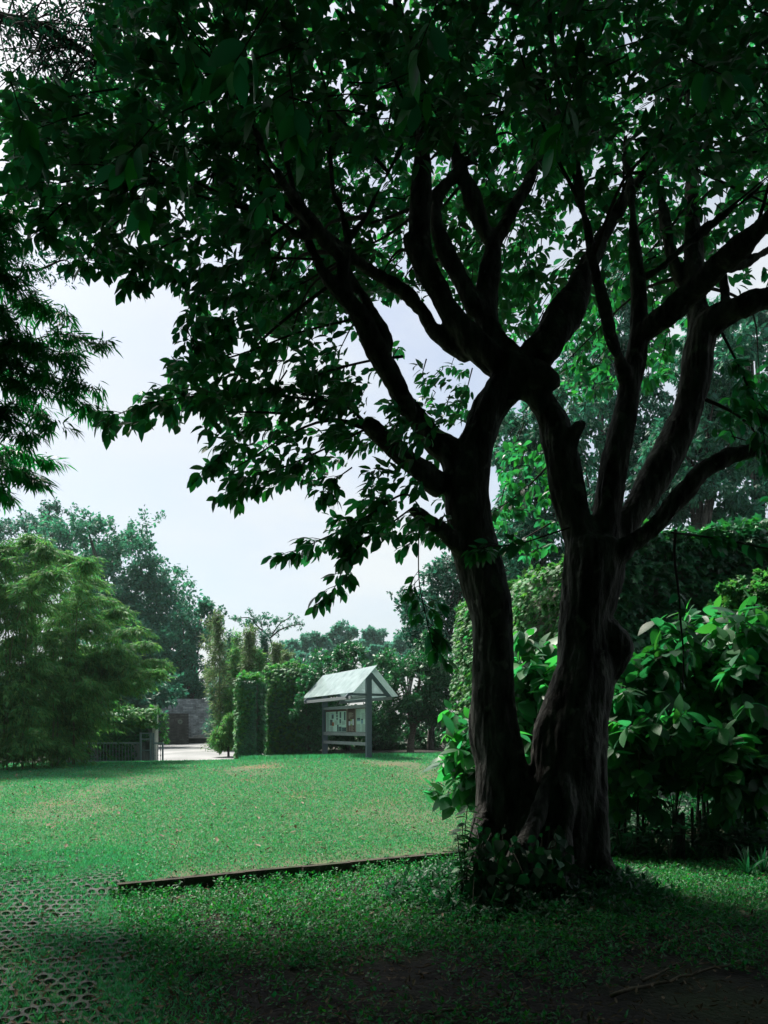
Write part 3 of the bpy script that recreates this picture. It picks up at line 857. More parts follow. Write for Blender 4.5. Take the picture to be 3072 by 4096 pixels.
for pts, dd, r0 in branches:
    q = smooth_path(np.array([am(px_, py_, dd + 0.25 * math.sin(i * 1.7)) for i, (px_, py_) in enumerate(pts)]), 6)
    twigs.tube(q, np.linspace(r0, 0.004, len(q)), 6)
    seg = np.linalg.norm(np.diff(q, axis=0), axis=1)
    ln = seg.sum()
    for t in np.arange(0.30, 1.0, 0.085 / ln):
        i = min(int(t * (len(q) - 1)), len(q) - 2)
        tan = nrm(q[i + 1] - q[i])
        side = nrm(np.cross(tan, [0, 0, 1.0])) * rng.choice([-1, 1])
        a_ = nrm(tan * 0.8 + side * rng.uniform(0.2, 1.0) + np.array([0, 0, rng.uniform(-.35, .3)]))
        c = q[i] + a_ * rng.uniform(0.06, 0.22)
        twigs.tube([q[i], (q[i] + c) / 2 + np.array([0, 0, .01]), c], [.004, .003, .002], 4, cap=False)
        BC.append(c); BA.append(a_)
    BC.append(q[-1]); BA.append(nrm(q[-1] - q[-2]))
BC, BA = np.array(BC), np.array(BA)
crown = MB()
P, D, N = rosettes(BC, BA, 7, 0.15, 0.8, 0.75)
scatter(crown, LEAF_HI, P, D, N, rng.uniform(0.095, 0.155, len(P)), rng.uniform(0.85, 1.15, len(P)))
P, D, N = rosettes(C, A, 9, 0.20, 0.9, 0.6)
hf_ = rng.uniform(size=len(P)) < 0.5
for mk, shp in ((hf_, LEAF), (~hf_, leaf_shape(w=0.235, fold=0.09, droop=0.34))):
    scatter(crown, shp, P[mk], D[mk], N[mk], rng.uniform(0.085, 0.155, mk.sum()), rng.uniform(0.85, 1.2, mk.sum()))
# secondary branches
for c in C[rng.permutation(len(C))[:130]]:
    d2 = ((skel - c) ** 2).sum(1)
    cand = np.argsort(d2)[:60]
    tgt = skel[int(rng.choice(cand))]
    L_ = np.linalg.norm(tgt - c)
    if L_ > 2.2: continue
    m_ = (tgt + c) / 2 + rv(1)[0] * 0.12 * L_ + np.array([0, 0, 0.10 * L_])
    q = smooth_path(np.array([tgt, m_, c]), 6)
    twigs.tube(q, np.linspace(0.018 + 0.006 * rng.uniform(), 0.004, len(q)), 6, cap=False)
# twigs of the filling clusters, each reaching back towards the nearest limb
pxm_, pym_ = (C[:, 0] / C[:, 1] * F + CX) / S, (HY - (C[:, 2] - CZ) / C[:, 1] * F) / S
edge_c = in_poly(pxm_, pym_, LM) | in_poly(pxm_, pym_, LL) | ((pxm_ < 560) & (pym_ > 480))
for i in rng.permutation(np.where(~edge_c)[0])[:1500]:
    d2 = ((skel - C[i]) ** 2).sum(1)
    tgt = skel[int(np.argmin(d2))]
    v = tgt - C[i]; L_ = np.linalg.norm(v)
    e = C[i] + v / L_ * min(L_, rng.uniform(0.2, 0.6))
    m_ = (C[i] + e) / 2 + rv(1)[0] * 0.05
    twigs.tube([e, m_, C[i]], [.008, .005, .003], 4, cap=False)
# low boughs hanging over the camera, out of the top of the picture
NC = np.array([am(480, 190, 2.9), am(330, 440, 3.3), am(620, 350, 3.5), am(560, 230, 3.8), am(1030, 90, 3.4), am(1210, 290, 3.9), am(160, 330, 3.6), am(30, 300, 3.4), am(1500, 130, 3.5), am(430, 90, 3.6), am(420, 330, 4.2), am(560, 420, 4.4), am(900, 230, 4.2)])
NC = NC + rng.normal(size=NC.shape) * 0.08
NA = nrm(np.array([-0.2, 0.3, -0.1]) + rng.normal(size=NC.shape) * 0.6)
for c, a_ in zip(NC, NA):
    b = c - a_ * 0.35 + np.array([0.1, -0.05, 0.18])
    twigs.tube(smooth_path(np.array([c - a_ * 0.22 + np.array([0, 0, .04]), c - a_ * 0.12 + np.array([0, 0, .015]), c]), 4), np.linspace(.0035, .002, 9), 5, cap=False)
P, D, N = rosettes(NC, NA, 8, 0.2, 0.9, 0.6)
scatter(crown, LEAF_HI, P, D, N, rng.uniform(0.11, 0.165, len(P)), rng.uniform(0.9, 1.15, len(P)))
# unseen rest of the crown overhead and behind, thickened to block sun and sky
n = 8000
x = rng.uniform(-7.5, 8.5, n); y = rng.uniform(-5, 10.6, n)
z0 = np.maximum(5.4, CZ + (HY + 60) / F * np.maximum(y, 0) + 0.35)
C2 = np.stack([x, y, z0 + rng.uniform(0, 2.6, n)], 1)
P, D, N = rosettes(C2, nrm(rv(n) + np.array([0, 0, .2])), 8, 0.3, 1.0, 0.5)
scatter(crown, LEAF_MID, P, D, N, rng.uniform(0.15, 0.24, len(P)), 1.2)
n = 7000  # second unseen leaf layer, added to shade the visible crown
x = rng.uniform(-7.5, 7.5, n); y = rng.uniform(1, 11, n)
z0 = CZ + (HY + 60) / F * np.maximum(y, 0) + 0.6
C2 = np.stack([x, y, z0 + rng.uniform(0.5, 3.5, n)], 1)
P, D, N = rosettes(C2, nrm(rv(n) + np.array([0, 0, .2])), 8, 0.3, 1.0, 0.5)
scatter(crown, LEAF_MID, P, D, N, rng.uniform(0.15, 0.24, len(P)), 1.2)
crown.v = [v - origin for v in crown.v]
twigs.v = [v - origin for v in twigs.v]
crown.build('crown', M_LEAF, tree, smooth=True)
twigs.build('twigs', M_TWIG, tree, smooth=True)

# ------------------------------------------------------------------ background trees
def crown_leaves(mb, ells, dist, nclump, nsub, nleaf, shape, size, clump=0.16, droop=0.3, r=rng, wid=1.0, flat=0.7, depth=1.0):
    """ells: (px, py, rx, ry) of lobes in photograph pixels at the distance dist"""
    k = dist / F
    area = np.array([e[2] * e[3] for e in ells], float)
    cs = []
    for e, a_ in zip(ells, area / area.sum()):
        n = max(3, int(round(nclump * a_)))
        c = at(e[0], e[1], dist)
        u = rv(n, r); rad = r.uniform(0.25, 1, n) ** 0.5
        cs.append(c + u * rad[:, None] * np.array([e[2] * k, depth * 0.5 * (e[2] + e[3]) * k, e[3] * k]))
    Cc = np.vstack(cs)
    cr_ = clump * math.sqrt(area.sum()) * k
    Sb = np.repeat(Cc, nsub, 0) + r.normal(size=(len(Cc) * nsub, 3)) * np.array([1, 1, flat]) * cr_ * 0.6
    P = np.repeat(Sb, nleaf, 0) + r.normal(size=(len(Sb) * nleaf, 3)) * cr_ * 0.19
    out = nrm(P - np.repeat(np.repeat(Cc, nsub, 0), nleaf, 0))
    D = nrm(out * 0.6 + rv(len(P), r) * 0.7 + np.array([0, 0, -droop]))
    N = nrm(rv(len(P), r) * 0.8 + np.array([0, 0, 0.9]))
    scatter(mb, shape, P, D, N, r.uniform(0.7, 1.3, len(P)) * size, wid)
    return Cc


def bg_tree(name, label, cat, base, dist, ells, nclump, nsub, nleaf, size, mat, tr=0.2, shape=DIAMOND, group=None, clump=0.16, droop=0.3, wid=1.3, limbs_n=14, fork=0.45, depth=1.0, bark=None):
    bx, by = at(base, HY, dist)[0], dist
    bz = float(h(bx, by))
    t = empty(name, (bx, by, bz))
    tag(t, label, cat, group)
    mb = MB()
    cc = crown_leaves(mb, ells, dist, nclump, nsub, nleaf, shape, size, clump, droop, rng, wid, depth=depth)
    o_ = np.array([bx, by, bz])
    mb.v = [v - o_ for v in mb.v]
    top = cc[np.argmax(cc[:, 2])] - o_
    cen = cc.mean(0) - o_
    tb = MB()
    fk = np.array([cen[0] * 0.55, 0, max(0.6, cen[2] * fork)])
    ax = smooth_path(np.array([[0, 0, -0.3], [fk[0] * 0.3, 0, fk[2] * 0.5], fk, (fk + top) / 2 + rng.normal(size=3) * 0.2, top]), 5)
    tb.tube(ax, tr * np.linspace(1.1, 0.12, len(ax)), 8)
    for i in rng.permutation(len(cc))[:limbs_n]:
        e = cc[i] - o_
        s0 = ax[int(rng.integers(len(ax) // 3, len(ax) - 5))]
        if e[2] < s0[2] - 1: s0 = fk
        m_ = (s0 + e) / 2 + np.array([0, 0, 0.12 * np.linalg.norm(e - s0)])
        q = smooth_path(np.array([s0, m_, e]), 5)
        tb.tube(q, tr * np.linspace(0.42, 0.06, len(q)), 5, cap=False)
    tb.build('trunk', bark or M_BARK, t, smooth=True)
    mb.build('crown', mat, t)
    return t


bg_tree('broadleaf_tree', 'tall leafy tree with a high rounded crown behind the bamboo thicket, drooping to the drive', 'tree', 500, 50,
        [(480, 2300, 190, 210), (330, 2180, 150, 150), (600, 2480, 140, 190), (430, 2560, 220, 190), (540, 2140, 90, 70), (620, 2320, 100, 110), (700, 2440, 80, 100), (640, 2560, 120, 120), (670, 2700, 130, 130), (560, 2780, 170, 110)], 230, 9, 20, 0.24, M_TEAL, 0.32, clump=0.10)
bg_tree('broadleaf_tree', 'smaller open-branched tree overhanging the drive, right of the tall rounded tree', 'tree', 760, 47,
        [(800, 2480, 85, 85), (720, 2590, 90, 100), (850, 2430, 40, 40), (790, 2710, 70, 90), (720, 2770, 100, 60), (820, 2760, 60, 50), (660, 2780, 90, 60)], 100, 8, 15, 0.21, M_TEAL, 0.22, clump=0.11)
bg_tree('broadleaf_tree', 'far thin-crowned tree at the left edge rising over the bamboo thicket', 'tree', 130, 58,
        [(110, 2190, 170, 130), (30, 2330, 150, 180), (230, 2080, 90, 70), (190, 2280, 120, 150)], 120, 8, 16, 0.25, M_TEALD, 0.3, clump=0.11)
bg_tree('shade_tree', 'dark low tree filling the shade behind the gate and plaster wall', 'tree', 560, 40,
        [(540, 2770, 130, 90), (420, 2780, 120, 120), (660, 2790, 80, 50), (330, 2900, 140, 110), (150, 2900, 180, 120), (560, 2870, 90, 60), (0, 2850, 140, 150)], 170, 8, 18, 0.24, M_TEALD, 0.2, clump=0.12)

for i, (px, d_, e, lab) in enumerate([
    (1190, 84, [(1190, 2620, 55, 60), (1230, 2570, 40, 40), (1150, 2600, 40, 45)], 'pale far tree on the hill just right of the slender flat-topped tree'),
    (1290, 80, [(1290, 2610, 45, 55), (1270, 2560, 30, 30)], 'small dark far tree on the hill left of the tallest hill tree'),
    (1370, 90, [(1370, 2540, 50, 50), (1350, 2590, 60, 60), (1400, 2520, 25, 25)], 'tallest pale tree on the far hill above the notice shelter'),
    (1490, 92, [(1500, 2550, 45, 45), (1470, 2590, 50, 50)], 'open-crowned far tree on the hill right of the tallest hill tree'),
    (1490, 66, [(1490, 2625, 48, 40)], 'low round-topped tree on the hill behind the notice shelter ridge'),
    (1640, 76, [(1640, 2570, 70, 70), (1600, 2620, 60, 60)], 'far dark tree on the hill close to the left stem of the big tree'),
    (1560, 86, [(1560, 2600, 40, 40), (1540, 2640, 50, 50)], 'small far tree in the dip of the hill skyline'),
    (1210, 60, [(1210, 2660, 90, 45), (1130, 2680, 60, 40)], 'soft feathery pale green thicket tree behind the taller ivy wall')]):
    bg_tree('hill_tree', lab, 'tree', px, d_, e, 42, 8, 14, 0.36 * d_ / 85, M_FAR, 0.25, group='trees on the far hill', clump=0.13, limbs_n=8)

CAMSH = LEAF_MID
bg_tree('evergreen_tree', 'dense glossy evergreen leaning over the left of the notice shelter', 'tree', 1400, 33.0,
        [(1330, 2690, 130, 90), (1245, 2800, 70, 150), (1400, 2640, 80, 60), (1340, 2860, 170, 120), (1260, 2930, 90, 90)], 130, 8, 16, 0.17, M_CAM, 0.13, CAMSH, clump=0.13, droop=0.1, wid=0.9)
bg_tree('evergreen_tree', 'dense glossy evergreen with a bare grey stem right of the notice shelter', 'tree', 1640, 31.0,
        [(1640, 2740, 160, 130), (1560, 2650, 60, 60), (1750, 2680, 110, 150), (1570, 2830, 80, 110), (1740, 2830, 110, 90)], 140, 8, 16, 0.17, M_CAM, 0.15, CAMSH, clump=0.12, droop=0.1, wid=0.9, bark=M_BARKL)
bg_tree('shrub', 'dark shrub mass filling the back behind the notice shelter posts', 'shrub', 1480, 34.0,
        [(1450, 2930, 170, 90), (1640, 2960, 150, 60), (1790, 2950, 110, 70)], 90, 8, 16, 0.18, M_CAM, 0.08, CAMSH, clump=0.13, wid=0.9)
bg_tree('evergreen_shrub', 'glossy evergreen shrub crowding the right end of the higher ivy wall', 'shrub', 1235, 29.8,
        [(1228, 2840, 42, 120), (1250, 2750, 45, 80), (1262, 2930, 40, 90)], 50, 8, 15, 0.16, M_CAM, 0.07, CAMSH, clump=0.16, droop=0.1, wid=0.9)
bg_tree('shrub', 'light green feathery shrub beside the drive at the foot of the first ivy wall', 'shrub', 915, 30,
        [(910, 2930, 42, 55), (880, 2960, 30, 40), (930, 2890, 25, 40)], 60, 7, 14, 0.15, M_BAMB, 0.05, BAMBOO, clump=0.2, wid=1.5)
bg_tree('broadleaf_tree', 'loose dark tree with sky gaps behind the left stem of the big tree', 'tree', 1720, 33,
        [(1700, 2420, 100, 140), (1660, 2580, 80, 110), (1800, 2330, 100, 160), (1760, 2600, 80, 100), (1900, 2250, 90, 200)], 120, 8, 15, 0.17, M_TEALD, 0.16, clump=0.12)
# grove behind the right wall
for base, d_, e, nc, lab in [
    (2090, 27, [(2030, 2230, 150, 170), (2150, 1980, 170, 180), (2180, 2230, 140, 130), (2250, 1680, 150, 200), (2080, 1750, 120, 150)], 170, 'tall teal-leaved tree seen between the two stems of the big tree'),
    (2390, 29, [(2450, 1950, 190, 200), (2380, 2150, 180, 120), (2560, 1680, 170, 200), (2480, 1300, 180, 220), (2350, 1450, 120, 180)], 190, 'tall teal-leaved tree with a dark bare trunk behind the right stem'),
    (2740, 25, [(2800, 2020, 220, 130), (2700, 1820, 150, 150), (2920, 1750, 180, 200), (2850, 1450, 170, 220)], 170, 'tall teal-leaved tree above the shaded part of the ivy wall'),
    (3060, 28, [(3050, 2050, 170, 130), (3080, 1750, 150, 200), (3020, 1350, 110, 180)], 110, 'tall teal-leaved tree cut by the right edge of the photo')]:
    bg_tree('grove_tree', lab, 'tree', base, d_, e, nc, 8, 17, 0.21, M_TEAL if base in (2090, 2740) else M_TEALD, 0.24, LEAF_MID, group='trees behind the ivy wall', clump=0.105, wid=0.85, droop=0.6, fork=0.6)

# slender tree with a flat sparse crown
bx = at(1104, HY, 42); bz = float(h(bx[0], 42))
t = empty('slender_tree', (bx[0], 42, bz)); tag(t, 'slender tree with a sparse flat spreading crown above the bamboo plumes', 'tree')
o_ = np.array([bx[0], 42, bz])
tb, mb = MB(), MB()
for pts, r0 in [([(1110, 2960), (1104, 2700), (1095, 2620), (1085, 2570), (1075, 2545)], .10), ([(1075, 2545), (1030, 2505), (1010, 2480), (985, 2470), (940, 2475)], .05), ([(1075, 2545), (1050, 2520), (1015, 2510), (980, 2500)], .04),
                ([(1080, 2552), (1120, 2520), (1170, 2502), (1215, 2497)], .05), ([(1090, 2535), (1120, 2495), (1150, 2475), (1175, 2455)], .04), ([(1050, 2525), (1045, 2490), (1040, 2460)], .03)]:
    q = smooth_path(np.array([at(a_, b_, 42) for a_, b_ in pts]), 5) - o_
    tb.tube(q, np.linspace(r0, r0 * 0.4, len(q)), 6)
crown_leaves(mb, [(985, 2478, 55, 20), (1045, 2472, 45, 22), (1020, 2500, 60, 18), (1120, 2492, 50, 22), (1180, 2500, 45, 16), (930, 2472, 18, 6), (1165, 2462, 25, 12), (1000, 2448, 16, 8), (1060, 2530, 50, 15)], 42, 60, 4, 7, DIAMOND, 0.12, 0.13, 0.2, wid=1.1)
mb.v = [v - o_ for v in mb.v]
tb.build('trunk', M_TWIG, t, smooth=True); mb.build('crown', M_TEAL, t)

# ------------------------------------------------------------------ bamboo
def bamboo(name, label, group, base, dist, tips, size, mat, nspray=70, nleaf=10, spray=0.7, t0=0.3, culm_r=0.022, wid=1.0, droop=0.5, zbase=None, bulge=0.25, max_culms=8):
    bx = at(base, HY, dist)[0]
    bz = float(h(bx, dist))
    t = empty(name, (bx, dist, bz)); tag(t, label, 'bamboo', group)
    o_ = np.array([bx, dist, bz])
    fol = MB()
    for i, tp in enumerate(tips):
        dd = dist + (tp[2] if len(tp) > 2 else rng.normal() * 0.9)
        tip = at(tp[0], tp[1], dd)
        b0 = o_ + np.array([rng.normal() * 0.35, rng.normal() * 0.35, -0.1])
        v = tip - b0
        ctl = b0 + v * 0.55 + np.array([-v[0] * 0.28, -v[1] * 0.28, abs(v[2]) * bulge])
        q = smooth_path(np.array([b0, b0 * 0.5 + ctl * 0.5 + np.array([-v[0] * .06, 0, 0]), ctl, ctl * 0.4 + tip * 0.6 + np.array([0, 0, 0.06 * abs(v[2])]), tip]), 6)
        if i < max_culms:
            cb = MB(); cb.tube(q - o_, np.linspace(culm_r, 0.005, len(q)), 6); cb.build('culm', M_CULM, t, smooth=True)
        m_ = max(6, nspray // 4)
        tt = t0 + (1 - t0) * rng.uniform(0, 1, m_) ** 0.75
        ii = np.minimum((tt * (len(q) - 1)).astype(int), len(q) - 2)
        fr = (tt * (len(q) - 1) - ii)[:, None]
        pos = q[ii] * (1 - fr) + q[ii + 1] * fr
        ang = rng.uniform(0, 6.28, m_)
        outv = np.stack([np.cos(ang), np.sin(ang), rng.uniform(-.1, .35, m_)], 1)
        ln = spray * rng.uniform(0.5, 1.25, m_) * (1.3 - tt)
        fs = np.array([.3, .55, .78, 1.0])
        C_ = (pos[:, None] + outv[:, None] * (ln[:, None] * fs)[:, :, None] - np.array([0, 0, 1.0]) * (ln[:, None] * 0.35 * fs ** 2)[:, :, None]).reshape(-1, 3)
        C_ = C_ + rng.normal(size=C_.shape) * 0.05 * spray
        dirs = nrm(np.repeat(outv, 4, 0) * np.array([1, 1, .5]) + np.array([0, 0, -.3]))
        P, D, N = rosettes(C_, dirs, nleaf, spray * 0.36, 0.7, droop)
        scatter(fol, BAMBOO, P, D, N, rng.uniform(0.7, 1.25, len(P)) * size, wid)
    fol.v = [v - o_ for v in fol.v]
    fol.build('foliage', mat, t)
    return t


BG = 'bamboo clumps of the left thicket'
bamboo('bamboo_clump', 'yellow-green bamboo clump tallest at the left edge of the lawn', BG, 40, 22.5,
       [(-70, 2200), (15, 2190), (115, 2150), (190, 2190), (235, 2290), (0, 2380), (150, 2430), (80, 2560), (-40, 2600), (180, 2640), (60, 2750), (140, 2840), (-20, 2860), (40, 2960), (120, 2960)], 0.18, M_BAMB, 230, 12, 1.2, 0.22, wid=1.1)
bamboo('bamboo_clump', 'middle bamboo clump of the thicket with layered yellow-green sprays', BG, 220, 24,
       [(270, 2220), (340, 2245), (400, 2330), (450, 2400), (300, 2400), (410, 2500), (220, 2540), (330, 2640), (250, 2740), (350, 2730), (190, 2860), (240, 2920), (220, 2980), (130, 2700)], 0.18, M_BAMB, 230, 12, 1.2, 0.22, wid=1.1)
bamboo('bamboo_clump', 'arching bamboo clump drooping over the gate', BG, 270, 25.4,
       [(500, 2440), (560, 2520), (610, 2580), (660, 2650), (640, 2690), (590, 2740), (480, 2600), (420, 2680), (540, 2680), (500, 2730), (400, 2740), (450, 2640), (560, 2640), (350, 2600), (250, 2850), (230, 2950)], 0.18, M_BAMB, 220, 12, 1.15, 0.26, wid=1.1)

bamboo('bamboo_clump', 'tall bamboo clump added past the left edge to shade the thicket', BG, -250, 21.5,  # mostly off-frame clump, added to shade the lower thicket
       [(-420, 2150), (-330, 2080), (-240, 2120), (-150, 2180), (-70, 2260), (-20, 2330), (-380, 2350), (-280, 2420), (-180, 2480), (-90, 2520), (-30, 2620), (-220, 2680), (-120, 2760), (-50, 2860), (-330, 2700), (-10, 2800)], 0.18, M_BAMB, 170, 12, 1.2, 0.22, wid=1.1)
# feathery plumes behind the ivy walls
for i, (tx, ty, w_) in enumerate([(872, 2455, 1.2), (922, 2530, .9), (951, 2535, .9), (994, 2525, .8), (1008, 2505, .5), (1057, 2535, .8), (938, 2600, 1.0), (1103, 2575, .9), (1143, 2612, .9), (896, 2645, 1.0), (1038, 2605, 1.0), (988, 2625, 1.0), (1067, 2660, .9), (862, 2740, 1.1), (920, 2760, 1.1)]):
    d_ = 37 + (i * 5 % 7) - 2
    bx = at(tx, HY, d_)[0]; bz = float(h(bx, d_))
    t = empty('bamboo_plume', (bx, d_, bz)); tag(t, 'feathery upright bamboo plume in the row between the drive and the ivy walls', 'bamboo', 'bamboo plumes behind the ivy walls')
    top = at(tx, ty, d_)[2] - bz
    cb = MB(); q = smooth_path(np.array([[0, 0, -.1], [rng.normal() * .1, 0, top * .5], [0, 0, top]]), 4); cb.tube(q, [.03] * (len(q) - 1) + [.006], 5); cb.build('culm', M_CULM, t)
    an0 = rng.uniform(0, 6.28)
    n = 360
    tt = rng.uniform(0, 1, n) ** 0.8
    rad = w_ * (0.06 + (0.8 + 0.5 * math.sin(i * 2.7)) * (1 - tt)) * (0.65 + 0.5 * np.sin(tt * (9 + i % 5) + i * 2 + an0)) * rng.uniform(0.2, 1, n) ** 0.5
    an = rng.uniform(0, 6.28, n)
    C_ = np.stack([rad * np.cos(an), rad * np.sin(an), top * tt], 1)
    C_ += rng.normal(size=C_.shape) * 0.10
    P, D, N = rosettes(C_, nrm(np.stack([np.cos(an), np.sin(an), np.full(n, 0.5)], 1)), 8, 0.28, 0.9, 0.5)
    mb = MB(); scatter(mb, BAMBOO, P, D, N, rng.uniform(0.15, 0.30, len(P)), 1.25)
    mb.build('foliage', (M_BAMBY, M_TEALD, M_BAMB, M_BAMBY)[i % 4], t)

bg_tree('bamboo_thicket', 'soft feathery bamboo thicket filling the gaps behind the upright plumes', 'bamboo', 1000, 43,
        [(990, 2700, 130, 110), (890, 2730, 70, 120), (1090, 2680, 80, 80), (860, 2560, 30, 80), (950, 2600, 60, 60)], 110, 8, 14, 0.26, M_BAMBY, 0.05, BAMBOO, clump=0.12, droop=0.4, wid=1.3)

# bamboo hanging in from the left, close by
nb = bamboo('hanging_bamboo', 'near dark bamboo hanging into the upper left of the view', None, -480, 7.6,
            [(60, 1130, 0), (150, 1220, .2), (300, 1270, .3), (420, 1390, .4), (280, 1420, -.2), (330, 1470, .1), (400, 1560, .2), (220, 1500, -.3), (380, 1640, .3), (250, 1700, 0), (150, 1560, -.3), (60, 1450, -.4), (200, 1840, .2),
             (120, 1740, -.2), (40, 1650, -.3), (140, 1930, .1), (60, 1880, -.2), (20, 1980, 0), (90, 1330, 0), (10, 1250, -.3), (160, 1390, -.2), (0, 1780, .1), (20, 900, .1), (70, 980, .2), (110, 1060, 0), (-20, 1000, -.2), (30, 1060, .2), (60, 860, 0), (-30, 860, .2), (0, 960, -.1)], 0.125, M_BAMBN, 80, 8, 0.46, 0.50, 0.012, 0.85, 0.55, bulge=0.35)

# fine-leaved tree whose branch crosses the upper left corner
t = empty('fine_leaved_tree', (-8.2, 11.5, float(h(-8.2, 11.5)))); tag(t, 'fine-leaved tree reaching one dark branch across the upper left corner', 'tree')
o_ = np.array(t.location)
tb, mb = MB(), MB()
q = smooth_path(np.array([o_ + [0, 0, -.2], o_ + [.3, -.2, 4], o_ + [.4, -.4, 8.3], at(-200, -10, 10.5), at(0, 70, 10.3), at(100, 88, 10.2), at(200, 122, 10.1), at(320, 195, 10), at(420, 245, 10), at(560, 270, 10)]), 5)
tb.tube(q, np.concatenate([np.linspace(.2, .09, 15), np.linspace(.085, .02, len(q) - 15)]), 8)
q2 = smooth_path(np.array([o_ + [.3, -.2, 4], o_ + [1.5, -.3, 6.2], at(-60, 1130, 11), at(150, 1080, 11), at(260, 1040, 11), at(300, 1090, 11)]), 5)
tb.tube(q2, np.linspace(.04, .002, len(q2)), 6)
tips = []
pool = [at(a_, b_, 10 + rng.normal() * 0.5) for a_, b_ in zip(rng.uniform(-40, 560, 120), rng.uniform(-60, 520, 120))]
for c in pool:
    s0 = q[int(rng.integers(len(q) - 26, len(q)))]
    m_ = (s0 + c) / 2 + rv(1)[0] * 0.12 + np.array([0, 0, 0.1])
    tb.tube(smooth_path(np.array([s0, m_, c]), 4), np.linspace(.012, .004, 9), 4, cap=False)
    tips += [c, m_, (m_ + c) / 2, (m_ + c) / 2 + rv(1)[0] * 0.15, c + rv(1)[0] * 0.2]
for a_, b_ in [(130, 1050), (180, 1030), (230, 1050), (270, 1070), (150, 1110), (100, 1120), (210, 1020), (290, 1090), (60, 1000), (90, 950), (110, 1000), (170, 1090), (60, 1090), (200, 1060), (250, 1090), (140, 1080), (180, 1060), (240, 1030), (280, 1050), (120, 1090), (220, 1100), (160, 1010), (200, 1000)]:
    c = at(a_, b_, 11); tips += [c, c + rv(1)[0] * .12, c + rv(1)[0] * .15]
tips = np.array(tips)
P, D, N = rosettes(tips, rv(len(tips)), 6, 0.2, 0.9, 0.5)
scatter(mb, DIAMOND, P, D, N, rng.uniform(0.05, 0.09, len(P)), 0.9)
tb.v = [v - o_ for v in tb.v]; mb.v = [v - o_ for v in mb.v]
tb.build('trunk', M_TWIG, t, smooth=True); mb.build('crown', M_FINE, t)


# ------------------------------------------------------------------ walls and ivy
def prism(name, x0, y0, x1, y1, z0, z1, thick, mat, label, cat='wall', bev=0.0):
    L_ = math.hypot(x1 - x0, y1 - y0)
    mb = MB(); mb.box((0, 0, (z1 - z0) / 2), (L_, thick, z1 - z0))
    o = mb.build(name, mat, loc=((x0 + x1) / 2, (y0 + y1) / 2, z0))
    o.rotation_euler.z = math.atan2(y1 - y0, x1 - x0)
    tag(o, label, cat)
    return o


def ivy_on(mb, p0, p1, z0, z1, n, size, nout, thick=0.12, gap=0.2, seed=0.0, mi=0, hang=True):
    """ivy over the upright face p0-p1; nout = outward normal"""
    p0, p1, nout = np.array(p0, float), np.array(p1, float), np.array(nout, float)
    t = rng.uniform(-0.01, 1.01, n); z = z0 + (z1 - z0) * rng.uniform(0, 1.0, n)
    L_ = np.linalg.norm(p1 - p0)
    nn = np.array([mnoise.noise(Vector((a_ * L_ * 0.7 + seed, b_ * 0.7, seed * 1.7))) for a_, b_ in zip(t, z)])
    ok = (nn > -0.35 + gap * 0.0) | (rng.uniform(size=n) > gap)
    t, z, nn = t[ok], z[ok], nn[ok]
    XY = p0 + (p1 - p0) * t[:, None] + nout * (0.02 + thick * 1.5 * (0.5 + nn)[:, None] * rng.uniform(0.15, 1.15, (len(t), 1)))
    P = np.column_stack([XY, z])
    n3 = np.array([nout[0], nout[1], 0])
    D = nrm(rv(len(P)) * np.array([0.75, 0.75, 0.5]) + n3 * 0.65 + np.array([0, 0, -0.8]))
    N = nrm(n3 * 0.6 + np.array([0, 0, 0.9]) + rv(len(P)) * 0.65)
    scatter(mb, IVY, P, D, N, rng.uniform(0.6, 1.25, len(P)) * size, 1.0, mi)


def ivy_top(mb, p0, p1, z, n, size, width, mi=0, rise=0.25):
    p0, p1 = np.array(p0, float), np.array(p1, float)
    tdir = nrm(p1 - p0); nd = np.array([-tdir[1], tdir[0]])
    t = rng.uniform(-0.01, 1.01, n)
    XY = p0 + (p1 - p0) * t[:, None] + nd * rng.uniform(-.5, .5, (n, 1)) * width
    hh = np.array([mnoise.noise(Vector((a_[0] * 1.3, a_[1] * 1.3, 5.5))) for a_ in XY])
    P = np.column_stack([XY, z + rise * rng.uniform(0, 1, n) * (0.55 + hh)])
    D = nrm(rv(n) + np.array([0, 0, -0.1])); N = nrm(rv(n) * 0.5 + np.array([0, 0, 1.0]))
    scatter(mb, IVY, P, D, N, rng.uniform(0.6, 1.2, n) * size, 1.0, mi)


# right: long wall coming back along the lawn, and the shaded wall across
WA0, WA1, WZ = (2.15, 22.0), (4.25, 14.2), 5.0
wd = nrm(np.array(WA1) - np.array(WA0)); wnl = np.array([wd[1], -wd[0]])       # points left, to the lawn
prism('wall', *(np.array(WA0) - wnl * 0.2), *(np.array(WA1) - wnl * 0.2), 0.0, WZ, 0.36, M_OLDWALL, 'ivy-grown grey wall running back along the right side of the lawn')
mb = MB()
ivy_on(mb, WA0, WA1, 0.4, WZ, 9000, 0.15, wnl, 0.22, 0.35, 2.2)
ivy_top(mb, np.array(WA0) - wnl * .2, np.array(WA1) - wnl * .2, WZ, 2600, 0.14, 0.6)
P0 = np.array(WA0)
ivy_on(mb, P0 - wnl * 0.4 + wd * -0.02, P0, 0.4, WZ, 700, 0.15, -wd, 0.15, 0.2, 1.0)
tag(mb.build('ivy', M_IVYB), 'sunlit yellow-green ivy covering the wall along the right of the lawn', 'ivy')

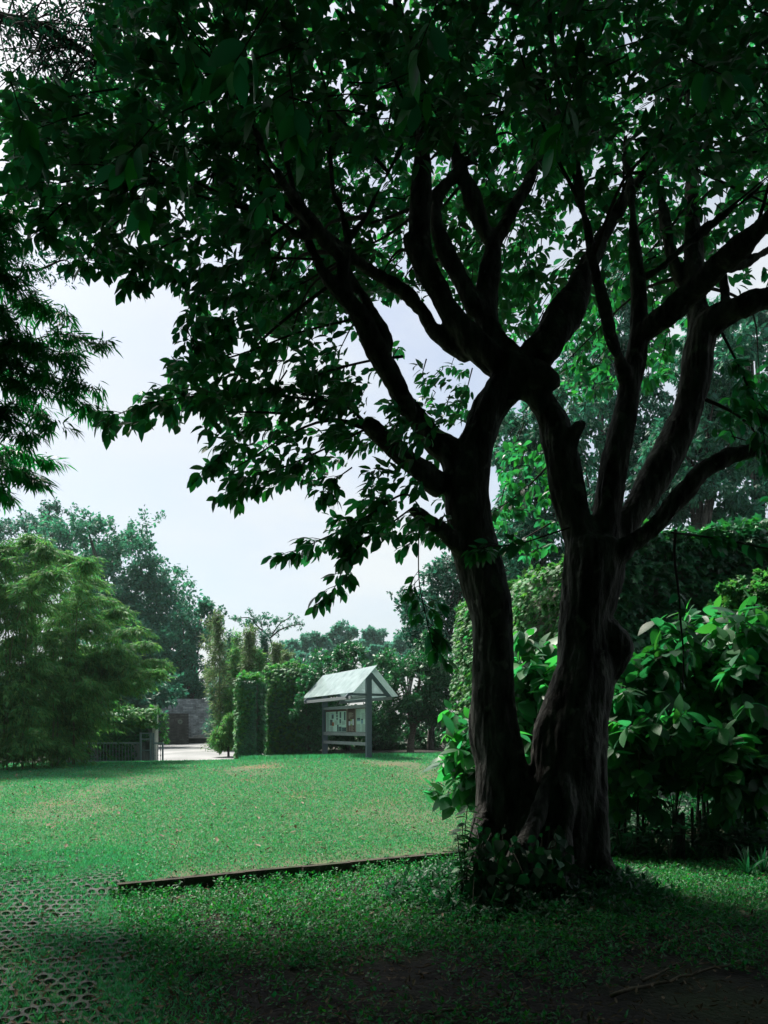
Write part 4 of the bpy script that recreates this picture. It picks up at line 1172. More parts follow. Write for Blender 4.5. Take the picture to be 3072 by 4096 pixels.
# shaded wall across, with a dark opening
WY = 13.95
x0, x1, xo0, xo1 = 4.0, 13.0, 4.88, 6.35
w = empty('garden_building', (x0, WY, 0)); tag(w, 'old grey building wall with a dark opening behind the large-leaved shrubs', 'building')
mb = MB()
mb.box(((xo0 - x0) / 2, 0.2, 2.5), (xo0 - x0, 0.4, 5.0))
mb.box(((xo1 + x1) / 2 - x0, 0.2, 2.5), (x1 - xo1, 0.4, 5.0))
mb.box(((xo0 + xo1) / 2 - x0, 0.2, 3.6), (xo1 - xo0, 0.4, 2.8))
mb.box(((x0 + x1) / 2 - x0, 4.2, 2.5), (x1 - x0, 0.3, 5.0))
mb.box((0.15, 2.22, 2.5), (0.3, 3.6, 5.0)); mb.box((x1 - x0 - 0.15, 2.22, 2.5), (0.3, 3.6, 5.0))
mb.build('wall', M_OLDWALL, w)
mb = MB(); mb.box(((x0 + x1) / 2 - x0, 2.25, 5.06), (x1 - x0 + .1, 4.4, 0.12)); mb.build('roof', M_SLAB, w)
mb = MB(); mb.box((xo0 - x0 - 0.19, -0.06, 1.25), (0.34, 0.12, 2.5)); mb.build('pilaster', M_SLAB, w)
mb = MB(); mb.box((xo0 - x0 + 0.55, -0.12, 0.46), (0.95, 0.2, 0.30)); mb.build('step', M_SLAB, w)
mb = MB()
mb.box((5.15, 13.2, 0.20), (2.5, 1.2, 0.20))
tag(mb.build('concrete_slab', M_SLAB), 'pale concrete slab in front of the dark opening', 'slab')
mb = MB()
ivy_on(mb, (x0 - .1, WY), (xo0 - .4, WY), 0.4, 5.0, 1700, 0.16, (0, -1), 0.25, 0.3, 3.3)
ivy_on(mb, (xo0 - .5, WY), (x1, WY), 2.5, 5.0, 8000, 0.17, (0, -1), 0.32, 0.3, 5.1)
ivy_on(mb, (xo1, WY), (x1, WY), 0.4, 2.5, 3500, 0.17, (0, -1), 0.2, 0.3, 6.1)
ivy_top(mb, (x0, WY + .2), (x1, WY + .2), 5.1, 3600, 0.16, 1.0, rise=0.4)
ivy_top(mb, (x0, WY - .1), (x1, WY - .1), 4.9, 1800, 0.16, 0.3, rise=0.3)
tag(mb.build('ivy', M_IVY), 'dark large-leaved ivy hanging over the shaded building wall', 'ivy')
mb = MB()
crown_leaves(mb, [(3010, 2390, 150, 70), (2900, 2440, 90, 50), (3100, 2330, 90, 70)], 12.8, 60, 7, 12, IVY, 0.09, 0.16, 0.2)
tag(mb.build('vine_heap', M_IVYB), 'yellowish heap of tangled vines lying against the shaded wall', 'vine')

# two ivy covered wall ends by the drive
def ivy_block(px0, px1, ytop, dist, depth, lab1, lab2, rot=0.0, n=3600):
    a_, b_ = at(px0, HY, dist), at(px1, HY, dist)
    zt = at(0, ytop, dist)[2]; zb = float(h((a_[0] + b_[0]) / 2, dist)) - 0.1
    mb = MB(); mb.box(((a_[0] + b_[0]) / 2, dist + depth / 2, (zt + zb) / 2 - .05), (b_[0] - a_[0] - .16, depth - .16, zt - zb - .1))
    tag(mb.build('wall', M_OLDWALL), lab1, 'wall')
    mb = MB()
    A_, B_ = (a_[0] + .08, dist + .08), (b_[0] - .08, dist + .08)
    ivy_on(mb, A_, B_, zb, zt, n, 0.135, (0, -1), 0.16, 0.1, px0)
    ivy_on(mb, (A_[0], dist + depth), A_, zb, zt, n // 2, 0.135, (-1, 0), 0.16, 0.1, px0 + 3, 1)
    ivy_on(mb, B_, (B_[0], dist + depth), zb, zt, n // 3, 0.135, (1, 0), 0.16, 0.1, px0 + 5)
    ivy_top(mb, ((a_[0] + b_[0]) / 2, dist), ((a_[0] + b_[0]) / 2, dist + depth), zt - .05, 1100, 0.13, b_[0] - a_[0], 1, 0.38)
    ivy_on(mb, (a_[0] - .06, dist + .02), (a_[0] + .14, dist + .02), zb, zt + .1, 420, 0.125, (0, -1), 0.22, 0.1, px0 + 7, 1)  # brighter leaves paint the sunlit fringe of the left edge
    ivy_on(mb, A_, B_, zb, zt, n // 4, 0.13, (0, -1), 0.30, 0.5, px0 + 9, 1)
    tag(mb.build('ivy', [M_IVY, M_IVYB]), lab2, 'ivy')
    return (a_[0] + b_[0]) / 2, zt


bxm, bzt = ivy_block(948, 1030, 2722, 28.3, 1.6, 'lower free-standing wall end by the drive, under thick ivy', 'dense ivy cloaking the lower wall end beside the drive')
ivy_block(1066, 1225, 2672, 30.6, 1.2, 'higher free-standing wall end under thick ivy, left of the glossy evergreen', 'dense ivy cloaking the higher wall end left of the glossy evergreen', n=5200)

# plaster wall behind the gate, with its ivy
gy = 28.0
gz = float(h(-9.5, gy))
xa, xb = at(230, HY, gy)[0], at(622, HY, gy)[0]
w = empty('plaster_wall', (xb, gy, gz)); tag(w, 'low stained plaster wall with a pale end behind the sliding gate', 'wall')
hw = at(0, 2850, gy)[2] - gz
mb = MB(); mb.box(((xa - xb) / 2 - .1, 0.15, hw / 2 - .1), (xb - xa, 0.28, hw + .2)); mb.build('wall_body', M_PLASTER, w)
mb = MB(); mb.box((-0.04, 0.12, hw / 2 - .1), (0.11, 0.36, hw + .19)); mb.build('end_face', M_WHITE, w)
mb = MB(); mb.box((at(578, HY, gy)[0] - xb, 0.15, hw + .16), (0.36, 0.34, 0.20)); mb.build('pier_cap', M_PLASTER, w)
mb = MB()
zt = gz + hw
ivy_on(mb, (xa, gy), (xb - .25, gy), gz + hw * 0.45, zt, 2600, 0.13, (0, -1), 0.3, 0.25, 4.4)
ivy_on(mb, (xa, gy), (xb - .7, gy), gz, gz + hw * 0.5, 700, 0.12, (0, -1), 0.15, 0.6, 8.4)
ivy_top(mb, (xa, gy + .15), (xb + .05, gy + .15), zt - .05, 1900, 0.13, 0.7, 1, 0.4)
ivy_on(mb, (xb - .9, gy - .1), (xb + .15, gy - .1), zt - .5, zt + .15, 500, 0.14, (0, -1), 0.35, 0.2, 1.4, 1)
ivy_on(mb, (xb + .08, gy - .05), (xb + .22, gy + .3), zt - 1.1, zt, 240, 0.10, (1, 0), 0.2, 0.2, 1.9, 1)
tag(mb.build('ivy', [M_IVY, M_IVYB]), 'ivy spilling over the stained plaster wall behind the gate', 'ivy')

# sliding gate
gd = 27.4
g0, g1, g2, g3 = [at(p, HY, gd)[0] for p in (262, 561, 608, 651)]
gz = float(h(g2, gd)) - 0.02
pxm = F / gd                                            # px per metre
hg, ht = 79 / pxm, 121 / pxm
gate = empty('sliding_gate', (g1, gd, gz)); tag(gate, 'blue-grey metal sliding gate with thin bars and a taller square frame', 'gate')
mb = MB()
mb.box(((g0 - g1) / 2 - .02, 0, hg), (g1 - g0 - .05, .05, .055)); mb.box(((g0 - g1) / 2 - .02, 0, .045), (g1 - g0 - .05, .05, .05))
mb.build('rail', M_GATE, gate)
mb = MB()
nbx = 24
for k in range(nbx):
    x = (g0 - g1) * (k + .5) / nbx - .03
    mb.box((x, 0, hg / 2 + .02), (.016, .016, hg - .08)); mb.box((x, 0, hg * .62), (.028, .028, .03)); mb.box((x, 0, hg * .36), (.028, .028, .03))
mb.build('bars', M_GATE, gate)
fw = g2 - g1
mb = MB()
for x in (.03, fw - .03): mb.box((x, -.045, ht / 2), (.058, .07, ht))
mb.box((fw + .045, .03, ht / 2 - .01), (.05, .05, ht - .02))
for z in (ht - .03, ht * .78, ht * .41): mb.box((fw / 2, -.048, z), (fw - .12, .05, .045))
mb.build('tall_frame', M_GATE, gate)
mb = MB()
pw = g3 - g2
mb.box((fw + pw / 2 + .03, 0, hg - .01), (pw, .05, .065)); mb.box((fw + pw / 2 + .03, 0, .03), (pw, .05, .04)); mb.box((fw + pw, 0, hg / 2), (.05, .052, hg - .06))
for k in range(3):
    x = fw + pw * (.30 + .25 * k); mb.box((x, 0, hg / 2), (.016, .016, hg - .1))
    for z in (.36, .64): mb.box((x, 0, hg * z), (.032, .032, .04))
mb.build('end_panel', M_GATE, gate)

# brick walls at the end of the drive
by_ = 44.5
bz = float(h(-12, by_))
xa, xb = at(430, HY, 43.2)[0], at(749, HY, 43.2)[0]
zb = float(h(-13, 43.2))
dw = empty('brick_wall', (xb, 43.2, zb)); tag(dw, 'dark shaded brick wall carrying a round emblem and faint characters', 'wall')
hh = at(0, 2854, 43.2)[2] - zb
mb = MB(); mb.box(((xa - xb) / 2, .15, hh / 2 - .2), (xb - xa, .3, hh + .4)); mb.build('wall_body', M_BRICK_SHADE, dw)
ex, ez = at(721, 2887, 43.2)[0] - xb, at(721, 2887, 43.2)[2] - zb
er = 9.6 * 43.2 / F
mb = MB()
aa = np.linspace(0, 2 * math.pi, 41)[:-1]
def disc(r0, r1, y):
    Vv = np.vstack([np.stack([r_ * np.cos(aa), np.full(40, yy), r_ * np.sin(aa)], 1) for r_, yy in ((r0, y), (r1, y), (r1, 0), (r0, 0))]) + np.array([ex, 0, ez])
    fs = []
    for k in range(40):
        k2 = (k + 1) % 40
        fs += [(k, 40 + k, 40 + k2, k2), (40 + k, 80 + k, 80 + k2, 40 + k2), (120 + k, k, k2, 120 + k2)]
    return Vv, fs
mb.add(*disc(er * .86, er, -.03)); mb.add(*disc(0.01, er * .78, -.022))
M_EMB = plain('emblem stone', (0.16, 0.20, 0.165), 0.8)
emb = mb.build('emblem', M_EMB, dw)
deer = [(-.42, -.14), (-.36, .06), (-.1, .10), (.12, .08), (.24, .22), (.26, .40), (.34, .30), (.46, .26), (.40, .14), (.34, .0), (.26, -.14), (.30, -.24), (.10, -.22), (-.12, -.16), (-.30, -.24)]
Vv = np.array([(ex + a_ * er, yy, ez + (b_ - .02) * er) for yy in (-.034, -.02) for a_, b_ in deer])
nd = len(deer)
mb = MB(); mb.add(Vv, [tuple(range(nd)), *[(i, (i + 1) % nd, nd + (i + 1) % nd, nd + i) for i in range(nd)]])
mb.build('deer_figure', plain('dark relief', (0.012, 0.014, 0.013), 0.8), emb)
cu_ = bpy.data.curves.new('lettering', 'FONT')
cu_.body = '鹿野苑'; cu_.size = 0.20; cu_.extrude = 0.008; cu_.space_character = 1.15
to = bpy.data.objects.new('tmp_text', cu_); col.objects.link(to)
me = bpy.data.meshes.new_from_object(to.evaluated_get(bpy.context.evaluated_depsgraph_get()))
bpy.data.objects.remove(to)
me.materials.clear(); me.materials.append(plain('faint lettering', (0.12, 0.12, 0.115), 0.8))
lo_ = bpy.data.objects.new('lettering', me); col.objects.link(lo_); lo_.parent = dw
lo_.rotation_euler = (R(90), 0, 0)
lo_.location = (at(684, 2886, 43.2)[0] - xb, -.012, at(684, 2886, 43.2)[2] - zb)
gw = empty('brick_wall', (xb, by_, bz)); tag(gw, 'light grey brick wall with a low ledge at the far end of the drive', 'wall')
x1_ = at(900, HY, by_)[0]; x0_ = at(600, HY, by_)[0]
mb = MB(); mb.box(((x0_ + x1_) / 2 - xb, .25, 1.2), (x1_ - x0_, .4, 2.8)); mb.build('wall_body', M_BRICK, gw)
mb = MB(); mb.box((1.0, -.30, .36), (3.4, .5, .06)); mb.build('ledge', M_SLAB, gw)
mb = MB(); mb.box((1.0, -.20, .16), (3.4, .3, .33)); mb.build('ledge_gap_shade', M_BRICK_SHADE, gw)  # dark block paints the shaded gap under the ledge
mb = MB(); u = np.linspace(0, math.pi, 9)
mb.tube(np.array([(0.42 + .34 * math.cos(a_), -.30, .385 + .10 * math.sin(a_)) for a_ in u]), .045, 8); mb.box((.42, -.30, .42), (.5, .1, .07))
tag(mb.build('garden_stone', M_SLAB, smooth=False, loc=(xb, by_, bz)), 'small pale rounded stone resting on the ledge of the grey brick wall', 'stone')

# ------------------------------------------------------------------ notice shelter
uu = np.array([1.72, -3.9]); uu /= np.linalg.norm(uu)
kx, ky = -1.36, 26.95
kz = float(h(kx, ky)) - 0.02
ks = empty('notice_shelter', (kx, ky, kz), math.atan2(uu[1], uu[0]))
tag(ks, 'grey notice shelter with a pitched translucent roof at the edge of the lawn', 'notice board')
HL = 2.13
M_ROOF, nt, N_, L_, bs, out = new_mat('frosted roof sheet')
bs.inputs['Base Color'].default_value = (0.52, 0.61, 0.62, 1); bs.inputs['Roughness'].default_value = 0.16; bs.inputs['Specular IOR Level'].default_value = 0.7
tr = N_.new('ShaderNodeBsdfTransparent'); tr.inputs['Color'].default_value = (0.80, 0.92, 0.90, 1)
tl = N_.new('ShaderNodeBsdfTranslucent'); tl.inputs['Color'].default_value = (0.62, 0.75, 0.74, 1)
nn_ = N_.new('ShaderNodeTexNoise'); nn_.inputs['Scale'].default_value = 3.0; nn_.inputs['Detail'].default_value = 7
tcx = N_.new('ShaderNodeTexCoord'); L_.new(tcx.outputs['Object'], nn_.inputs['Vector'])
mr = N_.new('ShaderNodeMapRange'); mr.inputs['From Min'].default_value = .35; mr.inputs['From Max'].default_value = .7; mr.inputs['To Min'].default_value = .18; mr.inputs['To Max'].default_value = .5
L_.new(nn_.outputs['Fac'], mr.inputs['Value'])
m1 = N_.new('ShaderNodeMixShader'); m1.inputs[0].default_value = .3
m2 = N_.new('ShaderNodeMixShader')
L_.new(bs.outputs[0], m1.inputs[1]); L_.new(tl.outputs[0], m1.inputs[2]); L_.new(mr.outputs[0], m2.inputs[0]); L_.new(m1.outputs[0], m2.inputs[1]); L_.new(tr.outputs[0], m2.inputs[2])
L_.new(m2.outputs[0], out.inputs['Surface'])
for s in (-1, 1):
    mb = MB(); mb.box((s * HL, 0, 1.33), (.15, .17, 3.06)); mb.build('post', M_STEEL, ks)
    mb = MB()
    for sy in (-1, 1):
        ln = math.hypot(.72, .80); an = math.atan2(.80, .72)
        mb.box((s * (HL + .002), sy * (.06 + .36), 2.86 - .42), (.085, ln, .115), tilt=('x', -sy * an))
    mb.box((s * HL, -.34, 2.16), (.07, .50, .075)); mb.box((s * HL, .36, 2.16), (.07, .54, .075))
    mb.build('gable_frame', M_STEEL, ks)
for z, th in ((2.10, .10), (1.795, .10), (.875, .12), (.555, .105)):
    mb = MB(); mb.box((0, -.035, z), (2 * HL - .152, .09, th)); mb.build('cross_rail', M_BEAM, ks)
mb = MB()
for sy in (-1, 1): mb.box((0, sy * .70, 2.05), (2 * HL + .5, .07, .10))
mb.box((0, 0, 2.80), (2 * HL - .16, .06, .10))
mb.build('purlin', M_BEAM, ks)
def sheet(y0, z0, y1, z1):
    mb = MB(); ln = math.hypot(y1 - y0, z1 - z0); an = math.atan2(z1 - z0, y1 - y0)
    for xc in (-1.27, 1.34): mb.box((xc, (y0 + y1) / 2, (z0 + z1) / 2), (2.60, ln, .014), tilt=('x', an))
    return mb.build('roof_sheet', M_ROOF, ks)
sheet(.08, 3.075, -.73, 2.20); sheet(.02, 2.99, .82, 2.10)
# board and papers
M_PAPER = plain('paper', (0.50, 0.70, 0.63), 0.35); M_INK = plain('print', (0.16, 0.25, 0.23), 0.5); M_MAROON = plain('maroon board', (0.085, 0.035, 0.030), 0.4)
M_PH1 = noise_mat('photo print', (0.015, 0.035, 0.04), (0.09, 0.16, 0.17), 14, 0.4); M_ORANGE = plain('orange print', (0.30, 0.07, 0.02), 0.4)
M_BLUEP = plain('blue print', (0.16, 0.32, 0.42), 0.4); M_LIME = plain('lime print', (0.25, 0.42, 0.08), 0.4); M_PALE = plain('pale print', (0.50, 0.58, 0.66), 0.4); M_CREAM = plain('cream strip', (0.45, 0.42, 0.36), 0.5)
BX0, BX1, BZ0, BZ1 = -HL + .08, HL - .08, .945, 1.74
mb = MB(); mb.box((0, .02, (BZ0 + BZ1) / 2), (BX1 - BX0, .05, BZ1 - BZ0)); board = mb.build('board', M_MAROON, ks)
W_, Hh = BX1 - BX0, BZ1 - BZ0
# columns are given in the coordinates of a close-up of the photograph: x 30..1550 across, y 230..1110 down (perspective undone along x)
def bxx(px):
    a_ = (px - 0) / 1560.0
    near, far = 1.0, 1.156                              # equal screen steps cover more board at the far (left) end
    return BX0 + W_ * (a_ * near) / (a_ * near + (1 - a_) * far) * 1.0 if False else BX0 + W_ * (a_ / (a_ + (1 - a_) * (near / far)))
def bzz(py, top=190.0): return BZ1 - Hh * (py - top) / (1110 - top)
YF = -.008
def rect(mb, x0, y0, x1, y1, mi, dy, top=190.0):
    X0, X1, Z0, Z1 = bxx(x0), bxx(x1), bzz(y1, top), bzz(y0, top)
    mb.box(((X0 + X1) / 2, YF - dy / 2, (Z0 + Z1) / 2), (X1 - X0, dy, Z1 - Z0), mi=mi)
def texts(mb, x0, x1, y0, y1, step, skip, mi=1, dy=.008):
    y = y0
    while y < y1:
        if not any(a_ < y < b_ and not (x1 < c_ or x0 > d__) for a_, b_, c_, d__ in skip): rect(mb, x0 + rng.uniform(0, 8), y, x1 - rng.uniform(0, 35), y + step * .38, mi, dy)
        y += step
mats = [M_PAPER, M_INK, M_PH1, M_ORANGE, M_BLUEP, M_LIME, M_PALE]
mb = MB(); rect(mb, 30, 270, 770, 1105, 0, .005)
sk = [(350, 590, 225, 330), (590, 880, 180, 330), (250, 640, 400, 480), (290, 780, 520, 600), (300, 670, 690, 760), (810, 1105, 430, 780)]
for x0_, x1_ in ((55, 165), (190, 320), (345, 470), (490, 590), (612, 755)): texts(mb, x0_, x1_, 330, 1090, 36, sk)
for a_ in ((240, 370, 312, 565), (405, 270, 460, 390), (412, 410, 462, 505), (417, 530, 462, 620), (535, 300, 590, 550), (530, 590, 585, 765), (695, 300, 750, 645), (440, 820, 495, 1095), (510, 900, 600, 1090), (615, 930, 770, 1090)): rect(mb, *a_, 2, .009)
rect(mb, 185, 605, 270, 850, 2, .009); rect(mb, 255, 715, 325, 865, 3, .011); rect(mb, 240, 370, 312, 410, 4, .011)
mb.build('left_poster', mats, board)
mb = MB(); rect(mb, 825, 195, 1110, 1108, 0, .006)
for y in (345, 370, 400, 430, 455, 485, 510, 540, 562): rect(mb, 862, y, 862 + rng.uniform(60, 205), y + 12, 1, .009)
for y in (875, 912, 950, 990, 1025, 1060): rect(mb, 880, y, 935, y + 13, 1, .009); rect(mb, 960, y, 960 + rng.uniform(60, 110), y + 13, 1, .009)
rect(mb, 868, 685, 930, 855, 3, .009); rect(mb, 942, 610, 995, 855, 2, .009); rect(mb, 1005, 610, 1060, 850, 3, .009); rect(mb, 950, 680, 985, 800, 3, .011)
for x_ in (785, 1098): rect(mb, x_ + 12, 200, x_ + 24, 1100, 1, .008)
mb.build('middle_poster', [plain('dark maroon print', (0.060, 0.028, 0.026), 0.4), M_CREAM, M_LIME, M_PALE], board)
mb = MB(); rect(mb, 1150, 215, 1545, 1108, 0, .005)
sk = [(540, 720, 1170, 1310), (600, 800, 1320, 1410), (180, 380, 1480, 1530)]
for x0_, x1_ in ((1165, 1320), (1345, 1500)): texts(mb, x0_, x1_, 240, 1090, 24, sk)
rect(mb, 1180, 560, 1295, 690, 2, .009); rect(mb, 1180, 640, 1295, 690, 4, .011); rect(mb, 1335, 610, 1400, 790, 4, .009); rect(mb, 1335, 610, 1400, 650, 2, .011); rect(mb, 1485, 185, 1515, 360, 2, .009)
mb.build('right_poster', mats, board)

# bird on the lower ivy wall
bird = MB()
bp = at(963, 2716, 28.6)
P = np.array([(0, 0, .02), (0.0, 0, .06), (0, 0, .10), (.01, 0, .135), (.018, 0, .155), (.022, 0, .172)])
bird.tube(smooth_path(P, 4), np.interp(np.linspace(0, 1, 21), [0, .2, .45, .65, .8, .92, 1], [.02, .052, .056, .040, .036, .030, .01]), 10, 0)
bird.tube(np.array([(.015, 0, .150), (.02, 0, .166), (.024, 0, .182), (.026, 0, .190)]), [.037, .038, .03, .01], 10, 1)
bird.tube(np.array([(.05, -.012, .162), (.068, -.02, .157), (.082, -.026, .153)]), [.010, .006, .001], 6, 1)
for sy in (-1, 1): bird.tube(np.array([(-.02, sy * .046, .12), (-.035, sy * .05, .07), (-.05, sy * .03, .015)]), [.016, .024, .008], 6, 1)
bird.tube(np.array([(-.01, 0, .04), (.07, .03, .0), (.17, .05, -.03), (.24, .06, -.05)]), [.022, .016, .014, .010], 6, 1)
for sy in (-1, 1): bird.tube(np.array([(.0, sy * .02, .03), (.005, sy * .02, -.02)]), .005, 5, 2)
b = bird.build('bird', [plain('white feathers', (0.55, 0.57, 0.62), 0.8), plain('dark feathers', (0.02, 0.025, 0.04), 0.7), plain('bird leg', (0.05, 0.04, 0.03), 0.7)], smooth=True, loc=tuple(bp))
tag(b, 'small white-breasted bird with a dark head perched on the lower ivy wall', 'bird')

# ------------------------------------------------------------------ large-leaved shrubs
def shrub(label, base, dist, tips, size, extra=10, mat=M_SHRUB):
    b0 = at(base[0], base[1], dist); b0[2] = float(h(b0[0], dist))
    t = empty('large_leaved_shrub', tuple(b0)); tag(t, label, 'shrub', 'large-leaved shrubs on the right')
    st, fo = MB(), MB()
    tips = list(tips)
    tp = np.array([(q[0], q[1]) for q in tips], float)
    for _ in range(extra):
        i, j = rng.integers(len(tp), size=2)
        w_ = rng.uniform(0, 1)
        c = tp[i] * w_ + tp[j] * (1 - w_) + rng.normal(size=2) * 25
        tips.append((c[0], c[1]))
    Cs, As = [], []
    for q in tips:
        tip = at(q[0], q[1], dist + (q[2] if len(q) > 2 else rng.normal() * 0.38))
        v = tip - b0
        lead = b0 + np.array([rng.normal() * .22, rng.normal() * .2, -.03])
        c1 = lead + np.array([v[0] * .25, v[1] * .25, max(v[2] * .55, 0.15)])
        c2 = lead + np.array([v[0] * .65, v[1] * .65, max(v[2] * .9, 0.25)])
        pth = smooth_path(np.array([lead, c1, c2, tip]), 6)
        if rng.uniform() < 0.22: st.tube(pth - b0, np.linspace(.020, .006, len(pth)), 6)
        Cs.append(tip); As.append(nrm(pth[-1] - pth[-3]) + np.array([0, 0, .5]))
        for kk in (-3, -5, -7, -9):
            if rng.uniform() < 0.8:
                a_ = nrm(rv(1)[0] + np.array([0, -.3, .25])); c = pth[kk] + a_ * rng.uniform(.1, .42)
                st.tube([pth[kk] - b0, c - b0], [.006, .004], 5, cap=False)
                Cs.append(c); As.append(a_)
    Cs, As = np.array(Cs), nrm(np.array(As))
    P, D, N = rosettes(Cs, As, 10, 0.18, 1.25, 1.0)
    scatter(fo, LEAF_HI, P - b0, D, N, rng.uniform(0.55, 1.25, len(P)) * size * 1.08, rng.uniform(1.05, 1.4, len(P)))
    st.build('stems', M_STEM, t, smooth=True)
    fo.build('foliage', mat, t, smooth=True)


shrub('bright shrub peeping out left of the left stem above the lawn', (1930, 3380), 9.2, [(1835, 2880), (1815, 2950), (1880, 2880), (1840, 3020), (1815, 3090), (1900, 2950), (1850, 3100), (1920, 3050), (1790, 3180), (1880, 3150)], 0.22, 2)
shrub('bright shrub filling the gap between the two stems', (2140, 3300), 10.6, [(2080, 2640), (2150, 2610), (2110, 2720), (2190, 2700), (2080, 2800), (2140, 2850), (2060, 2900), (2130, 2960), (2200, 2780), (2110, 2560), (2060, 2720), (2130, 3040)], 0.25, 10)
shrub('bright shrub touching the right side of the right stem', (2470, 3360), 10, [(2490, 2760), (2560, 2660), (2620, 2610), (2500, 2850), (2580, 2800), (2650, 2720), (2470, 2950), (2540, 2960), (2620, 2900), (2460, 3080), (2530, 3100), (2450, 3200), (2500, 3180), (2470, 3020), (2580, 3060)], 0.24, 16)
shrub('tall bright shrub over the dark opening of the building', (2790, 3300), 10.8, [(2700, 2560), (2780, 2490), (2860, 2450), (2750, 2650), (2830, 2600), (2900, 2550), (2720, 2780), (2800, 2740), (2690, 2920), (2780, 2880), (2860, 2840), (2640, 2650), (2680, 3020), (2830, 2980), (2740, 3030), (2860, 3060), (2900, 2960), (2650, 2960), (2790, 2960)], 0.25, 24)
shrub('tallest bright shrub at the right edge of the photo', (3050, 3280), 9.8, [(2950, 2460), (3020, 2420), (3070, 2510), (2960, 2620), (3040, 2680), (2930, 2750), (3000, 2840), (2940, 2950), (3060, 2930), (2890, 3010), (3000, 3050), (2960, 3130), (3070, 3100), (3020, 3180), (2920, 3100), (2980, 2980), (3050, 3020)], 0.24, 24)

# bed plants
def gpos(px, py):
    d_ = 1.55 * F / (py - HY)
    p = at(px, py, d_); p[2] = float(h(p[0], p[1])); return p


for i, (px, py, sc) in enumerate([(2490, 3420, 1), (2560, 3395, .9), (2625, 3425, 1), (2705, 3410, .9), (2440, 3430, .7), (2990, 3500, .9), (3050, 3490, .9), (2520, 3320, 1.1), (2640, 3345, 1), (2590, 3310, 1.1), (2880, 3420, .8), (2960, 3400, .8), (2800, 3440, .7), (2460, 3350, 1.1), (2740, 3340, 1), (2830, 3350, 1), (2680, 3300, 1.1), (2920, 3360, 1), (2780, 3300, 1.1), (2480, 3290, 1.1), (2560, 3275, 1.1), (3000, 3380, 1), (2660, 3380, 1)]):
    p = gpos(px, py)
    mb = MB()
    nb_ = 15
    for k in range(nb_):
        a_ = k * 2.4 + rng.uniform(0, .8); ln = sc * rng.uniform(.28, .52); lean = rng.uniform(.15, .8)
        dr = np.array([math.cos(a_), math.sin(a_), 0]); sd = np.array([-dr[1], dr[0], 0])
        s_ = np.linspace(0, 1, 6)
        mid = np.array([dr * ln * lean * t_ ** 1.4 + np.array([0, 0, ln * (t_ - .45 * lean * t_ ** 2.4)]) for t_ in s_])
        wd_ = .016 * sc * np.array([.8, 1, 1, .9, .6, .05])
        Vv = np.vstack([mid - sd * wd_[:, None], mid + sd * wd_[:, None]])
        mb.add(Vv, [(j, j + 1, 7 + j, 6 + j) for j in range(5)])
    o = mb.build('strap_leaved_plant', M_STRAP, loc=tuple(p))
    lab = {5: 'strap-leaved plant at the right edge beside the mossy ground', 4: 'small strap-leaved plant close to the right foot of the big tree'}.get(i, 'dark strap-leaved plant growing in the shaded bed below the shrubs')
    tag(o, lab, 'plant', 'strap-leaved plants in the bed')
for i, (px, y0, y1, lab) in enumerate([(2714, 3246, 3430, 'leftmost dark cut stake in the bed, thicker than the others'), (2732, 3236, 3430, 'dark cut stake standing just behind the thickest stake'), (2770, 3216, 3410, 'tallest pale bamboo stake in the bed before the slab'), (2798, 3233, 3390, 'short bamboo stake right of the tallest pale one')]):
    p = gpos(px, y1); hgt = (y1 - y0) / F * p[1]
    mb = MB(); mb.tube([(0, 0, -.1), (0, 0, hgt * .5), (rng.normal() * .01, 0, hgt)], (.028 if i < 2 else .02), 8)
    for z in (.3, .62, .9): mb.tube([(0, 0, hgt * z - .006), (0, 0, hgt * z + .006)], (.031 if i < 2 else .023), 8)
    tag(mb.build('stake', M_STAKE if i > 1 else M_BARK, smooth=False, loc=tuple(p)), lab, 'stake', 'cut stakes in the bed')
for i, (px, py, tips, lab) in enumerate([
    (2700, 3400, [(2655, 3095), (2640, 3140), (2690, 3160), (2720, 3130), (2600, 3170), (2740, 3080), (2690, 3220), (2760, 3110)], 'leafy sapling rising in front of the dark opening'),
    (2590, 3400, [(2560, 3210), (2600, 3230), (2540, 3240), (2620, 3260)], 'shorter sapling left of the one before the opening'),
    (2540, 3430, [(2560, 3370), (2530, 3350), (2590, 3390)], 'low five-leaved seedling by the right foot of the tree'),
    (2680, 3440, [(2690, 3330), (2720, 3310), (2650, 3340)], 'low seedling with pale leaf tips among the strap plants'),
    (2900, 3440, [(2880, 3340), (2930, 3320), (2960, 3360), (3010, 3330), (2840, 3370)], 'spreading dark seedling right of the stakes')]):
    p = gpos(px, py)
    t = empty('sapling', tuple(p)); tag(t, lab, 'sapling', 'saplings in the bed')
    st, fo = MB(), MB(); Cs = []
    for a_, b_ in tips:
        e = at(a_, b_, p[1] + rng.normal() * .15) - p
        pth = smooth_path(np.array([[0, 0, 0], [e[0] * .3, e[1] * .3, e[2] * .65], e]), 5)
        st.tube(pth, np.linspace(.009, .004, len(pth)), 5); Cs.append(e)
    P, D, N = rosettes(np.array(Cs), np.array([0, -.15, 1.0]), 7, .05, 1.9, .35)
    scatter(fo, LEAF, P, D, N, rng.uniform(.09, .17, len(P)), 1.15)
    st.build('stems', M_STEM, t); fo.build('foliage', M_STRAP if i != 0 else M_COVER, t, smooth=True)

